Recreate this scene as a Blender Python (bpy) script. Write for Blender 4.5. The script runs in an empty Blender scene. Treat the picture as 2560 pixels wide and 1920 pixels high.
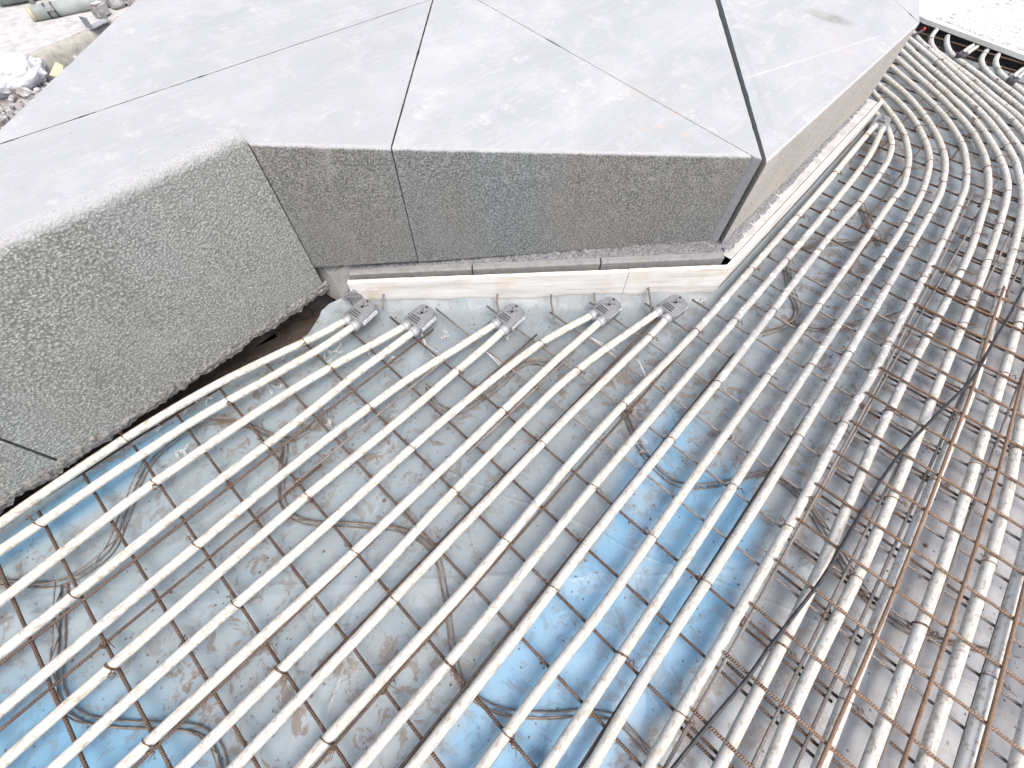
import bpy, bmesh, math, random
from mathutils import Vector, Matrix, noise
random.seed(7)
PI = math.pi
scene = bpy.context.scene
COL = scene.collection
# ------------------------------------------------------------------ frame
# World X runs along the white pipes, Y across them (towards the granite), Z up, metres.
YAW = math.radians(48.13)
CA, SA = math.cos(YAW), math.sin(YAW)
def w2m(x, y):                      # survey frame (x right, y ahead) -> world
    return (CA*x + SA*y, -SA*x + CA*y)
CAMZ = 1.38
PITCH, ROLL = 1.04608, 0.02253
def cam_axes():
    cp, sp = math.cos(PITCH), math.sin(PITCH)
    f = Vector((0, cp, -sp)); r = Vector((1, 0, 0)); u = r.cross(f)
    c, s = math.cos(ROLL), math.sin(ROLL)
    r2 = r*c + u*s; u2 = -r*s + u*c
    rot = lambda v: Vector((*w2m(v.x, v.y), v.z))
    return rot(r2), rot(u2), rot(f)
R_, U_, F_ = cam_axes()
def in_view(x, y, z, m=1.03):
    q = Vector((x, y, z-CAMZ)); d = q.dot(F_)
    if d < .05: return False
    return abs(q.dot(R_)/d) < 1.2139*m and abs(q.dot(U_)/d) < .9104*m
cd = bpy.data.cameras.new('camera'); cam = bpy.data.objects.new('camera', cd); COL.objects.link(cam)
cd.sensor_width = 36; cd.lens = 36*1054.5/2560; cd.clip_start = .02; cd.clip_end = 500
m = Matrix((R_, U_, -F_)).transposed().to_4x4(); m.translation = Vector((0, 0, CAMZ))
cam.matrix_world = m
scene.camera = cam

# ------------------------------------------------------------------ light
SUN_AZ, SUN_EL = math.radians(-62), math.radians(66)   # azimuth in survey frame from +x
sx, sy = w2m(math.cos(SUN_AZ), math.sin(SUN_AZ))
sd = Vector((sx*math.cos(SUN_EL), sy*math.cos(SUN_EL), math.sin(SUN_EL)))
w = bpy.data.worlds.new('World'); scene.world = w; w.use_nodes = True
nt = w.node_tree; bg = nt.nodes['Background']
sky = nt.nodes.new('ShaderNodeTexSky'); sky.sky_type = 'NISHITA'; sky.sun_disc = False
sky.sun_elevation = SUN_EL; sky.sun_rotation = PI/2 - math.atan2(sd.y, sd.x)
sky.air_density = 1.0; sky.dust_density = 5.0; sky.ozone_density = 0.3
nt.links.new(sky.outputs[0], bg.inputs[0]); bg.inputs[1].default_value = .15
ld = bpy.data.lights.new('sun', 'SUN'); ld.energy = 1.15; ld.angle = math.radians(45); ld.color = (1, .985, .96)
sun = bpy.data.objects.new('sun', ld); COL.objects.link(sun); sun.location = sd*20
sun.rotation_euler = sd.to_track_quat('Z', 'Y').to_euler()
scene.view_settings.view_transform = 'Standard'; scene.view_settings.look = 'None'
scene.view_settings.exposure = 0.78; scene.view_settings.gamma = 1

# ------------------------------------------------------------------ material helpers
class NT:
    def __init__(s, name):
        s.m = bpy.data.materials.new(name); s.m.use_nodes = True
        s.t = s.m.node_tree; s.b = s.t.nodes['Principled BSDF']; s.x = 0
    def n(s, typ, ins=None, **kw):
        nd = s.t.nodes.new('ShaderNode'+typ)
        for k, v in kw.items(): setattr(nd, k, v)
        for k, v in (ins or {}).items(): s.set(nd.inputs[k], v)
        return nd
    def set(s, sock, v):
        if isinstance(v, bpy.types.NodeSocket): s.t.links.new(v, sock)
        elif isinstance(v, (tuple, list)) and len(v) == 3 and sock.type == 'RGBA': sock.default_value = (*v, 1)
        else: sock.default_value = v
    def geo(s): return s.n('NewGeometry').outputs['Position']
    def obj(s): return s.n('TexCoord').outputs['Object']
    def uv(s): return s.n('TexCoord').outputs['UV']
    def noise(s, vec, scale, detail=4, rough=.6, dist=0):
        return s.n('TexNoise', {'Vector': vec, 'Scale': scale, 'Detail': detail, 'Roughness': rough, 'Distortion': dist}).outputs['Fac']
    def vor(s, vec, scale, feat='F1', out='Distance', rnd=1):
        return s.n('TexVoronoi', {'Vector': vec, 'Scale': scale, 'Randomness': rnd}, feature=feat).outputs[out]
    def ramp(s, f, *stops):
        r = s.n('ValToRGB', {'Fac': f}); e = r.color_ramp.elements
        while len(e) < len(stops): e.new(.5)
        for el, (p, c) in zip(e, stops):
            el.position = p; el.color = (c, c, c, 1) if isinstance(c, (int, float)) else (*c, 1)
        return r.outputs[0]
    def mix(s, f, a, b, mode='MIX'):
        x = s.n('Mix', data_type='RGBA', blend_type=mode)
        s.set(x.inputs[0], f); s.set(x.inputs[6], a); s.set(x.inputs[7], b)
        return x.outputs[2]
    def math(s, op, a, b=0, clamp=False):
        x = s.n('Math', operation=op, use_clamp=clamp); s.set(x.inputs[0], a); s.set(x.inputs[1], b); return x.outputs[0]
    def scale(s, vec, sc, loc=(0, 0, 0), rot=(0, 0, 0)):
        return s.n('Mapping', {'Vector': vec, 'Scale': Vector(sc), 'Location': Vector(loc), 'Rotation': Vector(rot)}).outputs[0]
    def sep(s, vec): return s.n('SeparateXYZ', {'Vector': vec}).outputs
    def bump(s, h, strength=.5, dist=.01, prev=None):
        i = {'Height': h, 'Strength': strength, 'Distance': dist}
        if prev is not None: i['Normal'] = prev
        return s.n('Bump', i).outputs[0]
    def done(s, col, rough=.7, normal=None, metal=0, spec=.5):
        s.set(s.b.inputs['Base Color'], col); s.set(s.b.inputs['Roughness'], rough); s.set(s.b.inputs['Metallic'], metal)
        s.set(s.b.inputs['Specular IOR Level'], spec)
        if normal is not None: s.set(s.b.inputs['Normal'], normal)
        return s.m

def box_mask(t, pos, cx, cy, rx, ry, ang=0, soft=.25):
    """soft elliptical patch on the ground plane -> 0..1"""
    v = t.scale(pos, (1, 1, 0), (-cx, -cy, 0))
    v = t.scale(v, (1, 1, 1), (0, 0, 0), (0, 0, -ang))
    v = t.scale(v, (1/rx, 1/ry, 0))
    l = t.n('VectorMath', {0: v}, operation='LENGTH').outputs['Value']
    nz = t.noise(pos, 5, 3)
    l = t.math('ADD', l, t.math('MULTIPLY', t.math('SUBTRACT', nz, .5), .5))
    return t.ramp(l, (1-soft, 1.0), (1, 0.0))

def make_mats():
    M = {}
    # white plastic pipe, scuffed
    def pipe(name, base, dusty):
        t = NT(name); p = t.geo(); o = t.n('ObjectInfo').outputs['Random']
        n1 = t.noise(p, 9, 3); n2 = t.noise(p, 62, 5, .7); sp = t.noise(t.scale(p, (38, 120, 70)), 1.0, 4, .65)
        c = t.mix(t.ramp(n1, (.35, 0.0), (.75, 1.0)), base, tuple(b*f for b, f in zip(base, (.93, .91, .85))))
        c = t.mix(t.math('MULTIPLY', t.ramp(sp, (.54, 0.0), (.60, 1.0)), .75), c, (.34, .28, .21))
        c = t.mix(t.math('MULTIPLY', t.ramp(n2, (.57, 0.0), (.62, 1.0)), .7), c, (.30, .235, .17))
        if dusty:
            x, y, z = t.sep(p)
            a = t.ramp(t.math('DIVIDE', x, 3.0), (.26, 0.0), (.46, 1.0), (.68, 1.0), (.86, 0.0))
            d = t.noise(t.scale(p, (30, 30, 30)), 1.0, 5, .7)
            sc = t.ramp(d, (.50, 1.0), (.58, 0.0))
            c = t.mix(t.math('MULTIPLY', t.math('MULTIPLY', a, sc), .85), c, (.36, .36, .355))
            c = t.mix(t.math('MULTIPLY', a, t.ramp(d, (.56, 0.0), (.60, 1.0))), c, (.80, .80, .79))
        c = t.mix(t.math('MULTIPLY', o, .22), c, (.62, .58, .48))
        return t.done(c, t.math('ADD', t.math('MULTIPLY', n1, .3), .28), t.bump(n2, .15, .002), spec=.4)
    M['pipe'] = pipe('white_plastic', (.61, .605, .565), False)
    M['pipe_overlit'] = pipe('white_plastic_overlit', (.86, .86, .84), False)  # brighter copy of the pipe plastic, overexposure put into its colour
    M['pipe_dusty'] = pipe('white_plastic_dusty', (.55, .545, .51), True)
    # rebar
    def rebar(name, c1, c2, c3):
        t = NT(name); uv = t.uv(); p = t.geo(); o = t.n('ObjectInfo').outputs['Random']
        n = t.noise(p, 14, 5, .65); n2 = t.noise(p, 120, 3)
        c = t.ramp(n, (.30, c1), (.52, c2), (.72, c3))
        c = t.mix(t.ramp(n2, (.45, 0.0), (.75, .7)), c, tuple(x*.55 for x in c1))
        c = t.mix(t.math('MULTIPLY', o, .35), c, c3)
        u, v, _ = t.sep(uv)
        wv = t.math('SINE', t.math('ADD', t.math('MULTIPLY', u, 2*PI/.0065), t.math('MULTIPLY', v, 2*PI)))
        nb = t.bump(t.math('ADD', wv, t.math('MULTIPLY', n2, .8)), .9, .0011)
        c = t.mix(t.math('MULTIPLY', t.ramp(wv, (.0, 1.0), (.6, 0.0)), .35), c, tuple(x*.5 for x in c1))
        return t.done(c, .8, nb, spec=.25)
    M['rebar'] = rebar('rusty_rebar', (.095, .060, .043), (.155, .105, .078), (.235, .175, .138))
    M['rebar_grey'] = rebar('dusty_rebar', (.20, .17, .145), (.30, .265, .24), (.41, .375, .345))
    M['rebar_orange'] = rebar('orange_rebar', (.19, .115, .075), (.31, .195, .125), (.40, .29, .21))
    t = NT('tie_wire'); n = t.noise(t.geo(), 60, 2)
    M['wire'] = t.done(t.ramp(n, (.35, (.09, .06, .045)), (.65, (.22, .12, .06))), .65, metal=.2)
    t = NT('grey_wire'); n = t.noise(t.geo(), 40, 2)
    M['wire_grey'] = t.done(t.ramp(n, (.35, (.12, .10, .085)), (.65, (.26, .21, .17))), .7)
    t = NT('cord_white'); M['cord'] = t.done((.62, .62, .60), .6)
    # plastic film
    t = NT('plastic_film'); p = t.geo(); x, y, z = t.sep(p)
    big = t.noise(p, 2.2, 4, .55, .4); mid = t.noise(p, 9, 5, .65, .3); fine = t.noise(p, 55, 4, .7); spk = t.noise(p, 150, 2)
    c = t.ramp(big, (.30, (.198, .236, .260)), (.55, (.232, .270, .293)), (.75, (.232, .258, .268)))
    cool = t.ramp(t.math('ADD', t.math('MULTIPLY', x, -.25), .35), (.1, 0.0), (.65, 1.0))
    c = t.mix(t.math('MULTIPLY', cool, .55), c, (.30, .385, .43))
    blue = (.15, .335, .50)
    masks = [(.26, -.235, .68, .225, -.10, .16), (-.45, -.30, .34, .16, .2, .3), (.72, -.04, .30, .12, .1, .6), (-.97, .55, .26, .50, .5, .5), (-.62, 1.26, .50, .085, 0, .45),]
    allb = 0.0
    for (cx, cy, rx, ry, a, so) in masks:
        k = box_mask(t, p, cx, cy, rx, ry, a, so)
        c = t.mix(t.math('MULTIPLY', k, t.math('ADD', .62, t.math('MULTIPLY', mid, .45))), c, blue); allb = t.math('MAXIMUM', allb, k)
    # straight lighter laps of translucent film
    for (ang, off, wd) in ((.75, .10, .035), (-.62, .48, .03), (.70, -.62, .05), (-.5, -.35, .05)):
        d = t.math('ABSOLUTE', t.math('SUBTRACT', t.math('ADD', t.math('MULTIPLY', x, math.sin(ang)), t.math('MULTIPLY', y, math.cos(ang))), off))
        c = t.mix(t.math('MULTIPLY', t.ramp(t.math('DIVIDE', d, wd), (.75, 1.0), (1.0, 0.0)), .20), c, (.44, .49, .53))
    cre = 0.0
    for (ang, off, wd) in ((.78, .13, .010), (-.62, .44, .008), (.66, -.60, .012), (-.5, -.40, .010), (1.2, .35, .007), (-1.15, -.30, .008), (.25, .78, .010), (1.35, 1.3, .008), (-.2, -.9, .012)):
        d = t.math('ADD', t.math('MULTIPLY', x, math.sin(ang)), t.math('MULTIPLY', y, math.cos(ang)))
        d = t.math('ABSOLUTE', t.math('SUBTRACT', t.math('ADD', d, t.math('MULTIPLY', t.math('SUBTRACT', t.noise(p, 3, 2), .5), .09)), off))
        cre = t.math('ADD', cre, t.ramp(t.math('DIVIDE', d, wd), (0.0, 1.0), (1.0, 0.0)))
    # dried mud
    mudzone = t.noise(p, 1.7, 3, .5, .3)
    right = t.ramp(t.math('MULTIPLY', y, -.6), (.24, 0.0), (.50, .8))
    mz = t.math('ADD', t.ramp(mudzone, (.38, .12), (.56, 1.0)), right, True)
    mud = t.ramp(t.noise(p, 17, 7, .78, .6), (.525, 0.0), (.56, 1.0))
    c = t.mix(t.math('MULTIPLY', t.math('MULTIPLY', mud, t.math('MULTIPLY', mz, t.math('SUBTRACT', 1.0, t.math('MULTIPLY', allb, .55)))), .85), c, t.ramp(fine, (.3, (.125, .095, .07)), (.7, (.20, .165, .13))))
    haze = t.ramp(t.noise(p, 4.3, 5, .7, .5), (.48, 0.0), (.70, 1.0))
    c = t.mix(t.math('MULTIPLY', haze, t.math('SUBTRACT', .36, t.math('MULTIPLY', allb, .28))), c, (.25, .235, .215))
    c = t.mix(t.math('MULTIPLY', right, .7), c, (.50, .495, .505))  # film paled on the right, light painted against shade between the pipes
    # specks and crumbs
    sp = t.ramp(t.math('ADD', t.vor(p, 34), t.math('MULTIPLY', t.noise(p, 90, 2), .12)), (.15, 1.0), (.19, 0.0)); spz = t.ramp(t.noise(p, 5, 4), (.40, 0.0), (.50, 1.0))
    c = t.mix(t.math('MULTIPLY', t.math('MULTIPLY', sp, spz), .85), c, (.085, .07, .06))
    sp2 = t.ramp(t.vor(t.scale(p, (1, 1, 1), (3.1, 1.7, 0)), 15), (.06, 1.0), (.09, 0.0))
    c = t.mix(t.math('MULTIPLY', t.math('MULTIPLY', sp2, t.ramp(mid, (.45, 0.0), (.55, 1.0))), .75), c, (.10, .075, .055))
    nb = t.bump(t.noise(t.scale(p, (3, 9, 3)), 1.0, 3, .5, .8), .10, .02); nb = t.bump(fine, .3, .003, nb); nb = t.bump(cre, .30, .004, nb); nb = t.bump(mud, .3, .001, nb)
    rg = t.ramp(mid, (.3, .30), (.7, .55))
    M['film'] = t.done(c, rg, nb, spec=.45)
    t = NT('film_flap'); p = t.geo(); n = t.noise(p, 6, 4); n2 = t.noise(p, 90, 3)
    c = t.ramp(n, (.3, (.26, .28, .30)), (.7, (.31, .33, .345)))
    c = t.mix(t.ramp(n2, (.64, 0.0), (.74, .6)), c, (.22, .19, .16))
    M['flap'] = t.done(c, .45, t.bump(n, .3, .02), spec=.4)
    # granite
    def flamed(name, dark, mid_, light, sc, tint, bstr, bd, pk=.18):
        t = NT(name); p = t.geo()
        v1 = t.vor(p, sc); n1 = t.noise(p, sc*1.1, 3, .65); big = t.noise(p, 3.2, 4, .6); n3 = t.noise(p, sc*3, 3, .7)
        f = t.math('ADD', t.math('MULTIPLY', n1, .75), t.math('MULTIPLY', t.math('SUBTRACT', .45, v1), .55))
        f = t.math('ADD', f, t.math('MULTIPLY', t.math('SUBTRACT', n3, .5), .35))
        c = t.ramp(f, (.22, dark), (.42, mid_), (.66, light))
        c = t.mix(t.math('MULTIPLY', t.ramp(big, (.42, 0.0), (.62, 1.0)), .30), c, tint)
        pat = t.noise(t.scale(p, (1, 1, .6), (5, 2, 1)), 1.6, 2)
        c = t.mix(t.math('MULTIPLY', t.ramp(pat, (.50, 0.0), (.54, 1.0)), pk), c, (.24, .21, .195))
        hu = t.noise(t.scale(p, (1, 1, .35), (2, 5, 1)), 2.6, 3, .55)
        c = t.mix(t.math('MULTIPLY', t.ramp(hu, (.46, 0.0), (.56, 1.0)), .38 if pk == 0 else .15), c, t.mix(1.0, c, (1.05, .93, .84), 'MULTIPLY'))
        c = t.mix(t.math('MULTIPLY', t.ramp(hu, (.36, 1.0), (.46, 0.0)), .5 if pk == 0 else .2), c, t.mix(1.0, c, (.92, 1.0, 1.06), 'MULTIPLY'))
        run = t.noise(t.scale(p, (14, 14, .8)), 1.0, 4, .7)
        c = t.mix(t.math('MULTIPLY', t.ramp(run, (.56, 0.0), (.70, 1.0)), .28), c, t.mix(1.0, c, (.62, .61, .60), 'MULTIPLY'))
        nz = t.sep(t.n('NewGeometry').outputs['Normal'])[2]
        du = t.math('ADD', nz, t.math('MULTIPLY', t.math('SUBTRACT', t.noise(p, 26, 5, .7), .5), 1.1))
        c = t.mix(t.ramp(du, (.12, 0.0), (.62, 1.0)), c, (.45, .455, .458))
        nb = t.bump(f, bstr, bd); nb = t.bump(n3, .3, .001, nb)
        return t.done(c, .8, nb, spec=.3)
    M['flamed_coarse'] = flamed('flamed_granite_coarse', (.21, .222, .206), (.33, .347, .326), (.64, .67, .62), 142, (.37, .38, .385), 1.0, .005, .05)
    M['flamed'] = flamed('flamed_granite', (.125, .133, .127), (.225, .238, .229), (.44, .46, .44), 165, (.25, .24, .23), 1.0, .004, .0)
    M['flamed_light'] = flamed('flamed_granite_light', (.31, .306, .285), (.43, .424, .395), (.58, .57, .535), 150, (.57, .51, .42), .6, .0025, .0)  # pale dusty face, its brighter light also put into the colour
    t = NT('sawn_granite'); n = t.noise(t.geo(), 60, 4); M['sawn'] = t.done(t.ramp(n, (.3, (.21, .218, .218)), (.7, (.31, .317, .317))), .6, t.bump(n, .2, .002))
    t = NT('dusty_honed_granite'); p = t.geo()
    big = t.noise(t.scale(p, (.9, 3.2, 1), (0, 0, 0), (0, 0, .55)), 1.3, 5, .62, .3); med = t.noise(p, 7, 6, .7, .4); fine = t.noise(p, 130, 3, .7); gr = t.vor(p, 260)
    c = t.ramp(big, (.30, (.335, .352, .357)), (.52, (.378, .394, .398)), (.72, (.425, .438, .438)))
    c = t.mix(t.math('MULTIPLY', t.ramp(med, (.50, 0.0), (.62, 1.0)), .38), c, (.48, .492, .495))
    strk = t.noise(t.scale(p, (6, 70, 1), (0, 0, 0), (0, 0, .55)), 1.0, 5, .75, .6)
    c = t.mix(t.math('MULTIPLY', t.ramp(strk, (.54, 0.0), (.64, 1.0)), .38), c, (.52, .525, .53))
    scr = t.noise(t.scale(p, (260, 9, 1), (0, 0, 0), (0, 0, 1.1)), 1.0, 3, .6, .2)
    c = t.mix(t.math('MULTIPLY', t.ramp(scr, (.66, 0.0), (.72, 1.0)), .35), c, (.33, .34, .35))
    def band(c, ax, ay, bx, by, wd, col, k):
        L = math.hypot(bx-ax, by-ay); nx, ny = -(by-ay)/L, (bx-ax)/L; X, Y, Z = t.sep(p)
        d = t.math('ABSOLUTE', t.math('ADD', t.math('ADD', t.math('MULTIPLY', X, nx), t.math('MULTIPLY', Y, ny)), -(ax*nx+ay*ny)))
        l = t.math('ADD', t.math('ADD', t.math('MULTIPLY', X, (bx-ax)/L), t.math('MULTIPLY', Y, (by-ay)/L)), -(ax*(bx-ax)+ay*(by-ay))/L)
        d = t.math('ADD', d, t.math('MULTIPLY', t.math('SUBTRACT', t.noise(p, 18, 4), .5), wd*1.2))
        g = t.math('MULTIPLY', t.ramp(t.math('DIVIDE', d, wd), (.5, 1.0), (1.0, 0.0)), t.math('MULTIPLY', t.ramp(l, (.0, 0.0), (.02, 1.0)), t.ramp(t.math('DIVIDE', l, L), (.97, 1.0), (1.0, 0.0))))
        return t.mix(t.math('MULTIPLY', g, k), c, col)
    c = band(c, 2.45, .93, 1.75, .335, .016, (.33, .34, .35), .5)
    c = band(c, 1.76, .345, 2.75, .29, .012, (.35, .36, .365), .4)
    c = band(c, 2.0, .60, 2.9, .36, .006, (.56, .57, .58), .5)
    c = t.mix(t.math('MULTIPLY', t.ramp(t.noise(t.scale(p, (1, 1, 1), (7, 3, 0)), 11, 5, .75), (.58, 0.0), (.66, 1.0)), .5), c, (.54, .545, .545))
    c = t.mix(t.math('MULTIPLY', t.ramp(fine, (.45, 0.0), (.7, 1.0)), .22), c, (.29, .30, .31))
    st = box_mask(t, p, 1.56, .82, .13, .06, -.75, .9); c = t.mix(t.math('MULTIPLY', st, .22), c, (.50, .42, .34))
    st = box_mask(t, p, 2.62, .44, .30, .20, .2, .8); c = t.mix(t.math('MULTIPLY', st, .30), c, (.46, .41, .43))
    st = box_mask(t, p, 2.832, .598, .125, .062, -1.16, .55); c = t.mix(t.math('MULTIPLY', st, .8), c, t.ramp(med, (.4, (.20, .20, .18)), (.6, (.34, .33, .29))))
    for (a, b, e) in ((.50, 1.52, .014), (.56, 1.60, .022), (.58, 1.49, .018), (.44, 1.49, .012)):
        st = box_mask(t, p, *w2m(a, b), e*1.6, e, 0, .8); c = t.mix(t.math('MULTIPLY', st, .45), c, (.50, .40, .32))
    ob = t.n('ObjectInfo').outputs['Random']
    c = t.mix(t.math('MULTIPLY', ob, .30), c, (.35, .36, .365))
    pit = t.ramp(t.math('ADD', t.vor(p, 19), t.math('MULTIPLY', t.noise(p, 80, 2), .10)), (.10, 1.0), (.13, 0.0))
    c = t.mix(t.math('MULTIPLY', t.math('MULTIPLY', pit, t.ramp(t.noise(p, 3.1, 3), (.52, 0.0), (.58, 1.0))), .6), c, (.24, .24, .235))
    wt = t.noise(t.scale(p, (1, 1, 1), (9, 4, 0)), 2.4, 4, .6, 1.2)
    c = t.mix(t.math('MULTIPLY', t.ramp(wt, (.515, 0.0), (.525, .9), (.535, .9), (.56, 0.0)), .16), c, (.33, .33, .32))
    M['honed'] = t.done(c, t.ramp(med, (.3, .62), (.7, .8)), t.bump(med, .12, .004), spec=.25)
    # mortar, concrete, soil
    def rough(name, a, b, sc, bs, bd):
        t = NT(name); p = t.geo(); n = t.noise(p, sc, 6, .75); v = t.vor(p, sc*1.4); n2 = t.noise(p, 4, 3)
        f = t.math('ADD', n, t.math('MULTIPLY', t.math('SUBTRACT', v, .4), .35))
        c = t.ramp(f, (.30, a), (.62, b)); c = t.mix(t.math('MULTIPLY', n2, .3), c, tuple((x+y)/2 for x, y in zip(a, b)))
        return t.done(c, .95, t.bump(f, bs, bd), spec=.15)
    M['mortar'] = rough('crumbly_mortar', (.10, .10, .105), (.36, .36, .375), 85, 1.0, .012)
    M['mortar_pale'] = rough('pale_mortar', (.12, .115, .105), (.36, .355, .335), 70, 1.0, .008)
    M['concrete'] = rough('grey_concrete', (.20, .20, .195), (.28, .28, .275), 30, .35, .004)
    M['lump'] = rough('smooth_concrete', (.22, .22, .21), (.30, .30, .29), 12, .3, .006)
    M['dust_slab'] = rough('dusty_concrete', (.33, .33, .325), (.50, .495, .485), 14, .5, .01)
    M['slab_edge'] = rough('concrete_edge', (.28, .275, .24), (.42, .41, .37), 18, .6, .01)
    t = NT('soil'); p = t.geo(); n = t.noise(p, 9, 7, .75, .3); n2 = t.noise(p, 70, 4, .7); x, y, z = t.sep(p)
    c = t.ramp(n, (.30, (.26, .24, .235)), (.50, (.40, .385, .38)), (.68, (.55, .53, .53)))
    c = t.mix(t.ramp(n2, (.55, 0.0), (.75, .6)), c, (.50, .49, .48))
    foot_dark = box_mask(t, p, -.35, 1.40, 1.3, .13, 0, .4); c = t.mix(t.math('MULTIPLY', foot_dark, .92), c, (.062, .047, .036))  # soil much darker in a strip along the left block's foot
    M['soil'] = t.done(c, .95, t.bump(t.math('ADD', n, t.math('MULTIPLY', n2, .5)), .9, .03), spec=.1)
    t = NT('rubble'); p = t.geo(); o = t.noise(p, 14, 2)
    M['rubble'] = t.done(t.ramp(o, (.35, (.22, .205, .195)), (.5, (.40, .39, .385)), (.65, (.62, .62, .61))), .9, t.bump(t.noise(p, 60, 4), .6, .006), spec=.15)
    # painted board
    t = NT('white_board'); p = t.geo(); g = t.noise(t.scale(p, (2.5, 2.5, 42), (0, 0, 0), (0, 0, .74)), 1.0, 5, .65); n = t.noise(p, 8, 4, .65); n2 = t.noise(p, 110, 3)
    c = t.ramp(g, (.34, (.60, .575, .53)), (.55, (.78, .765, .73)), (.70, (.83, .825, .80)))
    c = t.mix(t.math('MULTIPLY', t.ramp(n, (.50, 0.0), (.68, 1.0)), .45), c, (.62, .50, .35))
    c = t.mix(t.math('MULTIPLY', t.ramp(n2, (.66, 0.0), (.74, 1.0)), .5), c, (.34, .28, .22))
    M['board'] = t.done(c, .7, t.bump(g, .25, .002), spec=.25)
    # fittings
    t = NT('grey_fitting'); p = t.obj(); n = t.noise(t.geo(), 90, 4)
    M['fitting'] = t.done(t.mix(t.ramp(n, (.50, 0.0), (.78, .6)), (.19, .197, .205), (.33, .335, .34)), .5, t.bump(n, .2, .001), spec=.4)
    t = NT('collar'); n = t.noise(t.geo(), 90, 3); M['collar'] = t.done(t.ramp(n, (.3, (.30, .305, .31)), (.7, (.52, .53, .535))), .4, metal=.25)
    t = NT('black_hole'); M['black'] = t.done((.012, .012, .012), .7)
    t = NT('sticker'); n = t.noise(t.scale(t.geo(), (160, 160, 160)), 1.0, 2); M['sticker'] = t.done(t.ramp(n, (.45, (.46, .47, .48)), (.55, (.74, .75, .76))), .5)
    t = NT('cable_rubber'); n = t.noise(t.geo(), 50, 3); M['cable'] = t.done(t.ramp(n, (.4, (.018, .019, .020)), (.75, (.06, .06, .06))), .45)
    t = NT('black_rubber'); M['rubber'] = t.done((.06, .063, .066), .6)
    t = NT('red_plastic'); M['red'] = t.done((.50, .02, .02), .45)
    t = NT('shaving'); M['shaving'] = t.done((.66, .66, .65), .5)
    t = NT('white_sheet'); p = t.geo(); n = t.noise(p, 3, 4); M['sheet'] = t.done(t.ramp(n, (.3, (.84, .85, .83)), (.7, (.88, .88, .87))), .6, t.bump(n, .2, .02))
    t = NT('cream_edge'); p = t.geo(); n = t.noise(p, 9, 4); M['cream'] = t.done(t.ramp(n, (.3, (.70, .68, .58)), (.7, (.80, .79, .72))), .7)
    t = NT('green_tube'); p = t.geo(); n = t.noise(p, 8, 4); M['tube'] = t.done(t.ramp(n, (.3, (.27, .295, .275)), (.7, (.46, .49, .465))), .6)
    t = NT('dark_tube'); p = t.geo(); n = t.noise(p, 8, 4); M['tube_dark'] = t.done(t.ramp(n, (.3, (.16, .185, .18)), (.7, (.28, .31, .30))), .6)
    t = NT('yellow_cap'); M['yellow'] = t.done((.50, .44, .31), .6)
    t = NT('bag'); p = t.geo(); n = t.noise(p, 14, 5); M['bag'] = t.done(t.ramp(n, (.3, (.66, .67, .75)), (.7, (.86, .86, .88))), .4, t.bump(n, .7, .02))
    t = NT('rust_knob'); n = t.noise(t.geo(), 70, 4); M['knob'] = t.done(t.ramp(n, (.35, (.06, .04, .028)), (.6, (.20, .11, .05)), (.75, (.36, .25, .12))), .8, t.bump(n, .6, .003))
    return M
M = make_mats()

# ------------------------------------------------------------------ geometry helpers
def link(name, verts, faces, mats, parent=None, smooth=True, uvs=None, fm=None):
    me = bpy.data.meshes.new(name); me.from_pydata([tuple(v) for v in verts], [], faces)
    for mm in (mats if isinstance(mats, (list, tuple)) else [mats]): me.materials.append(mm)
    if uvs:
        l = me.uv_layers.new(name='UVMap')
        for lp in me.loops: l.data[lp.index].uv = uvs[lp.vertex_index]
    if smooth: me.polygons.foreach_set('use_smooth', [True]*len(me.polygons))
    if fm: me.polygons.foreach_set('material_index', fm)
    me.update()
    o = bpy.data.objects.new(name, me); COL.objects.link(o)
    if parent: o.parent = parent
    return o
def tag(o, label=None, cat=None, group=None, kind=None):
    if label: o['label'] = label
    if cat: o['category'] = cat
    if group: o['group'] = group
    if kind: o['kind'] = kind
    return o
def empty(name, loc=(0, 0, 0), rz=0):
    o = bpy.data.objects.new(name, None); o.empty_display_size = .05; COL.objects.link(o)
    o.location = loc; o.rotation_euler = (0, 0, rz); return o
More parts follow.
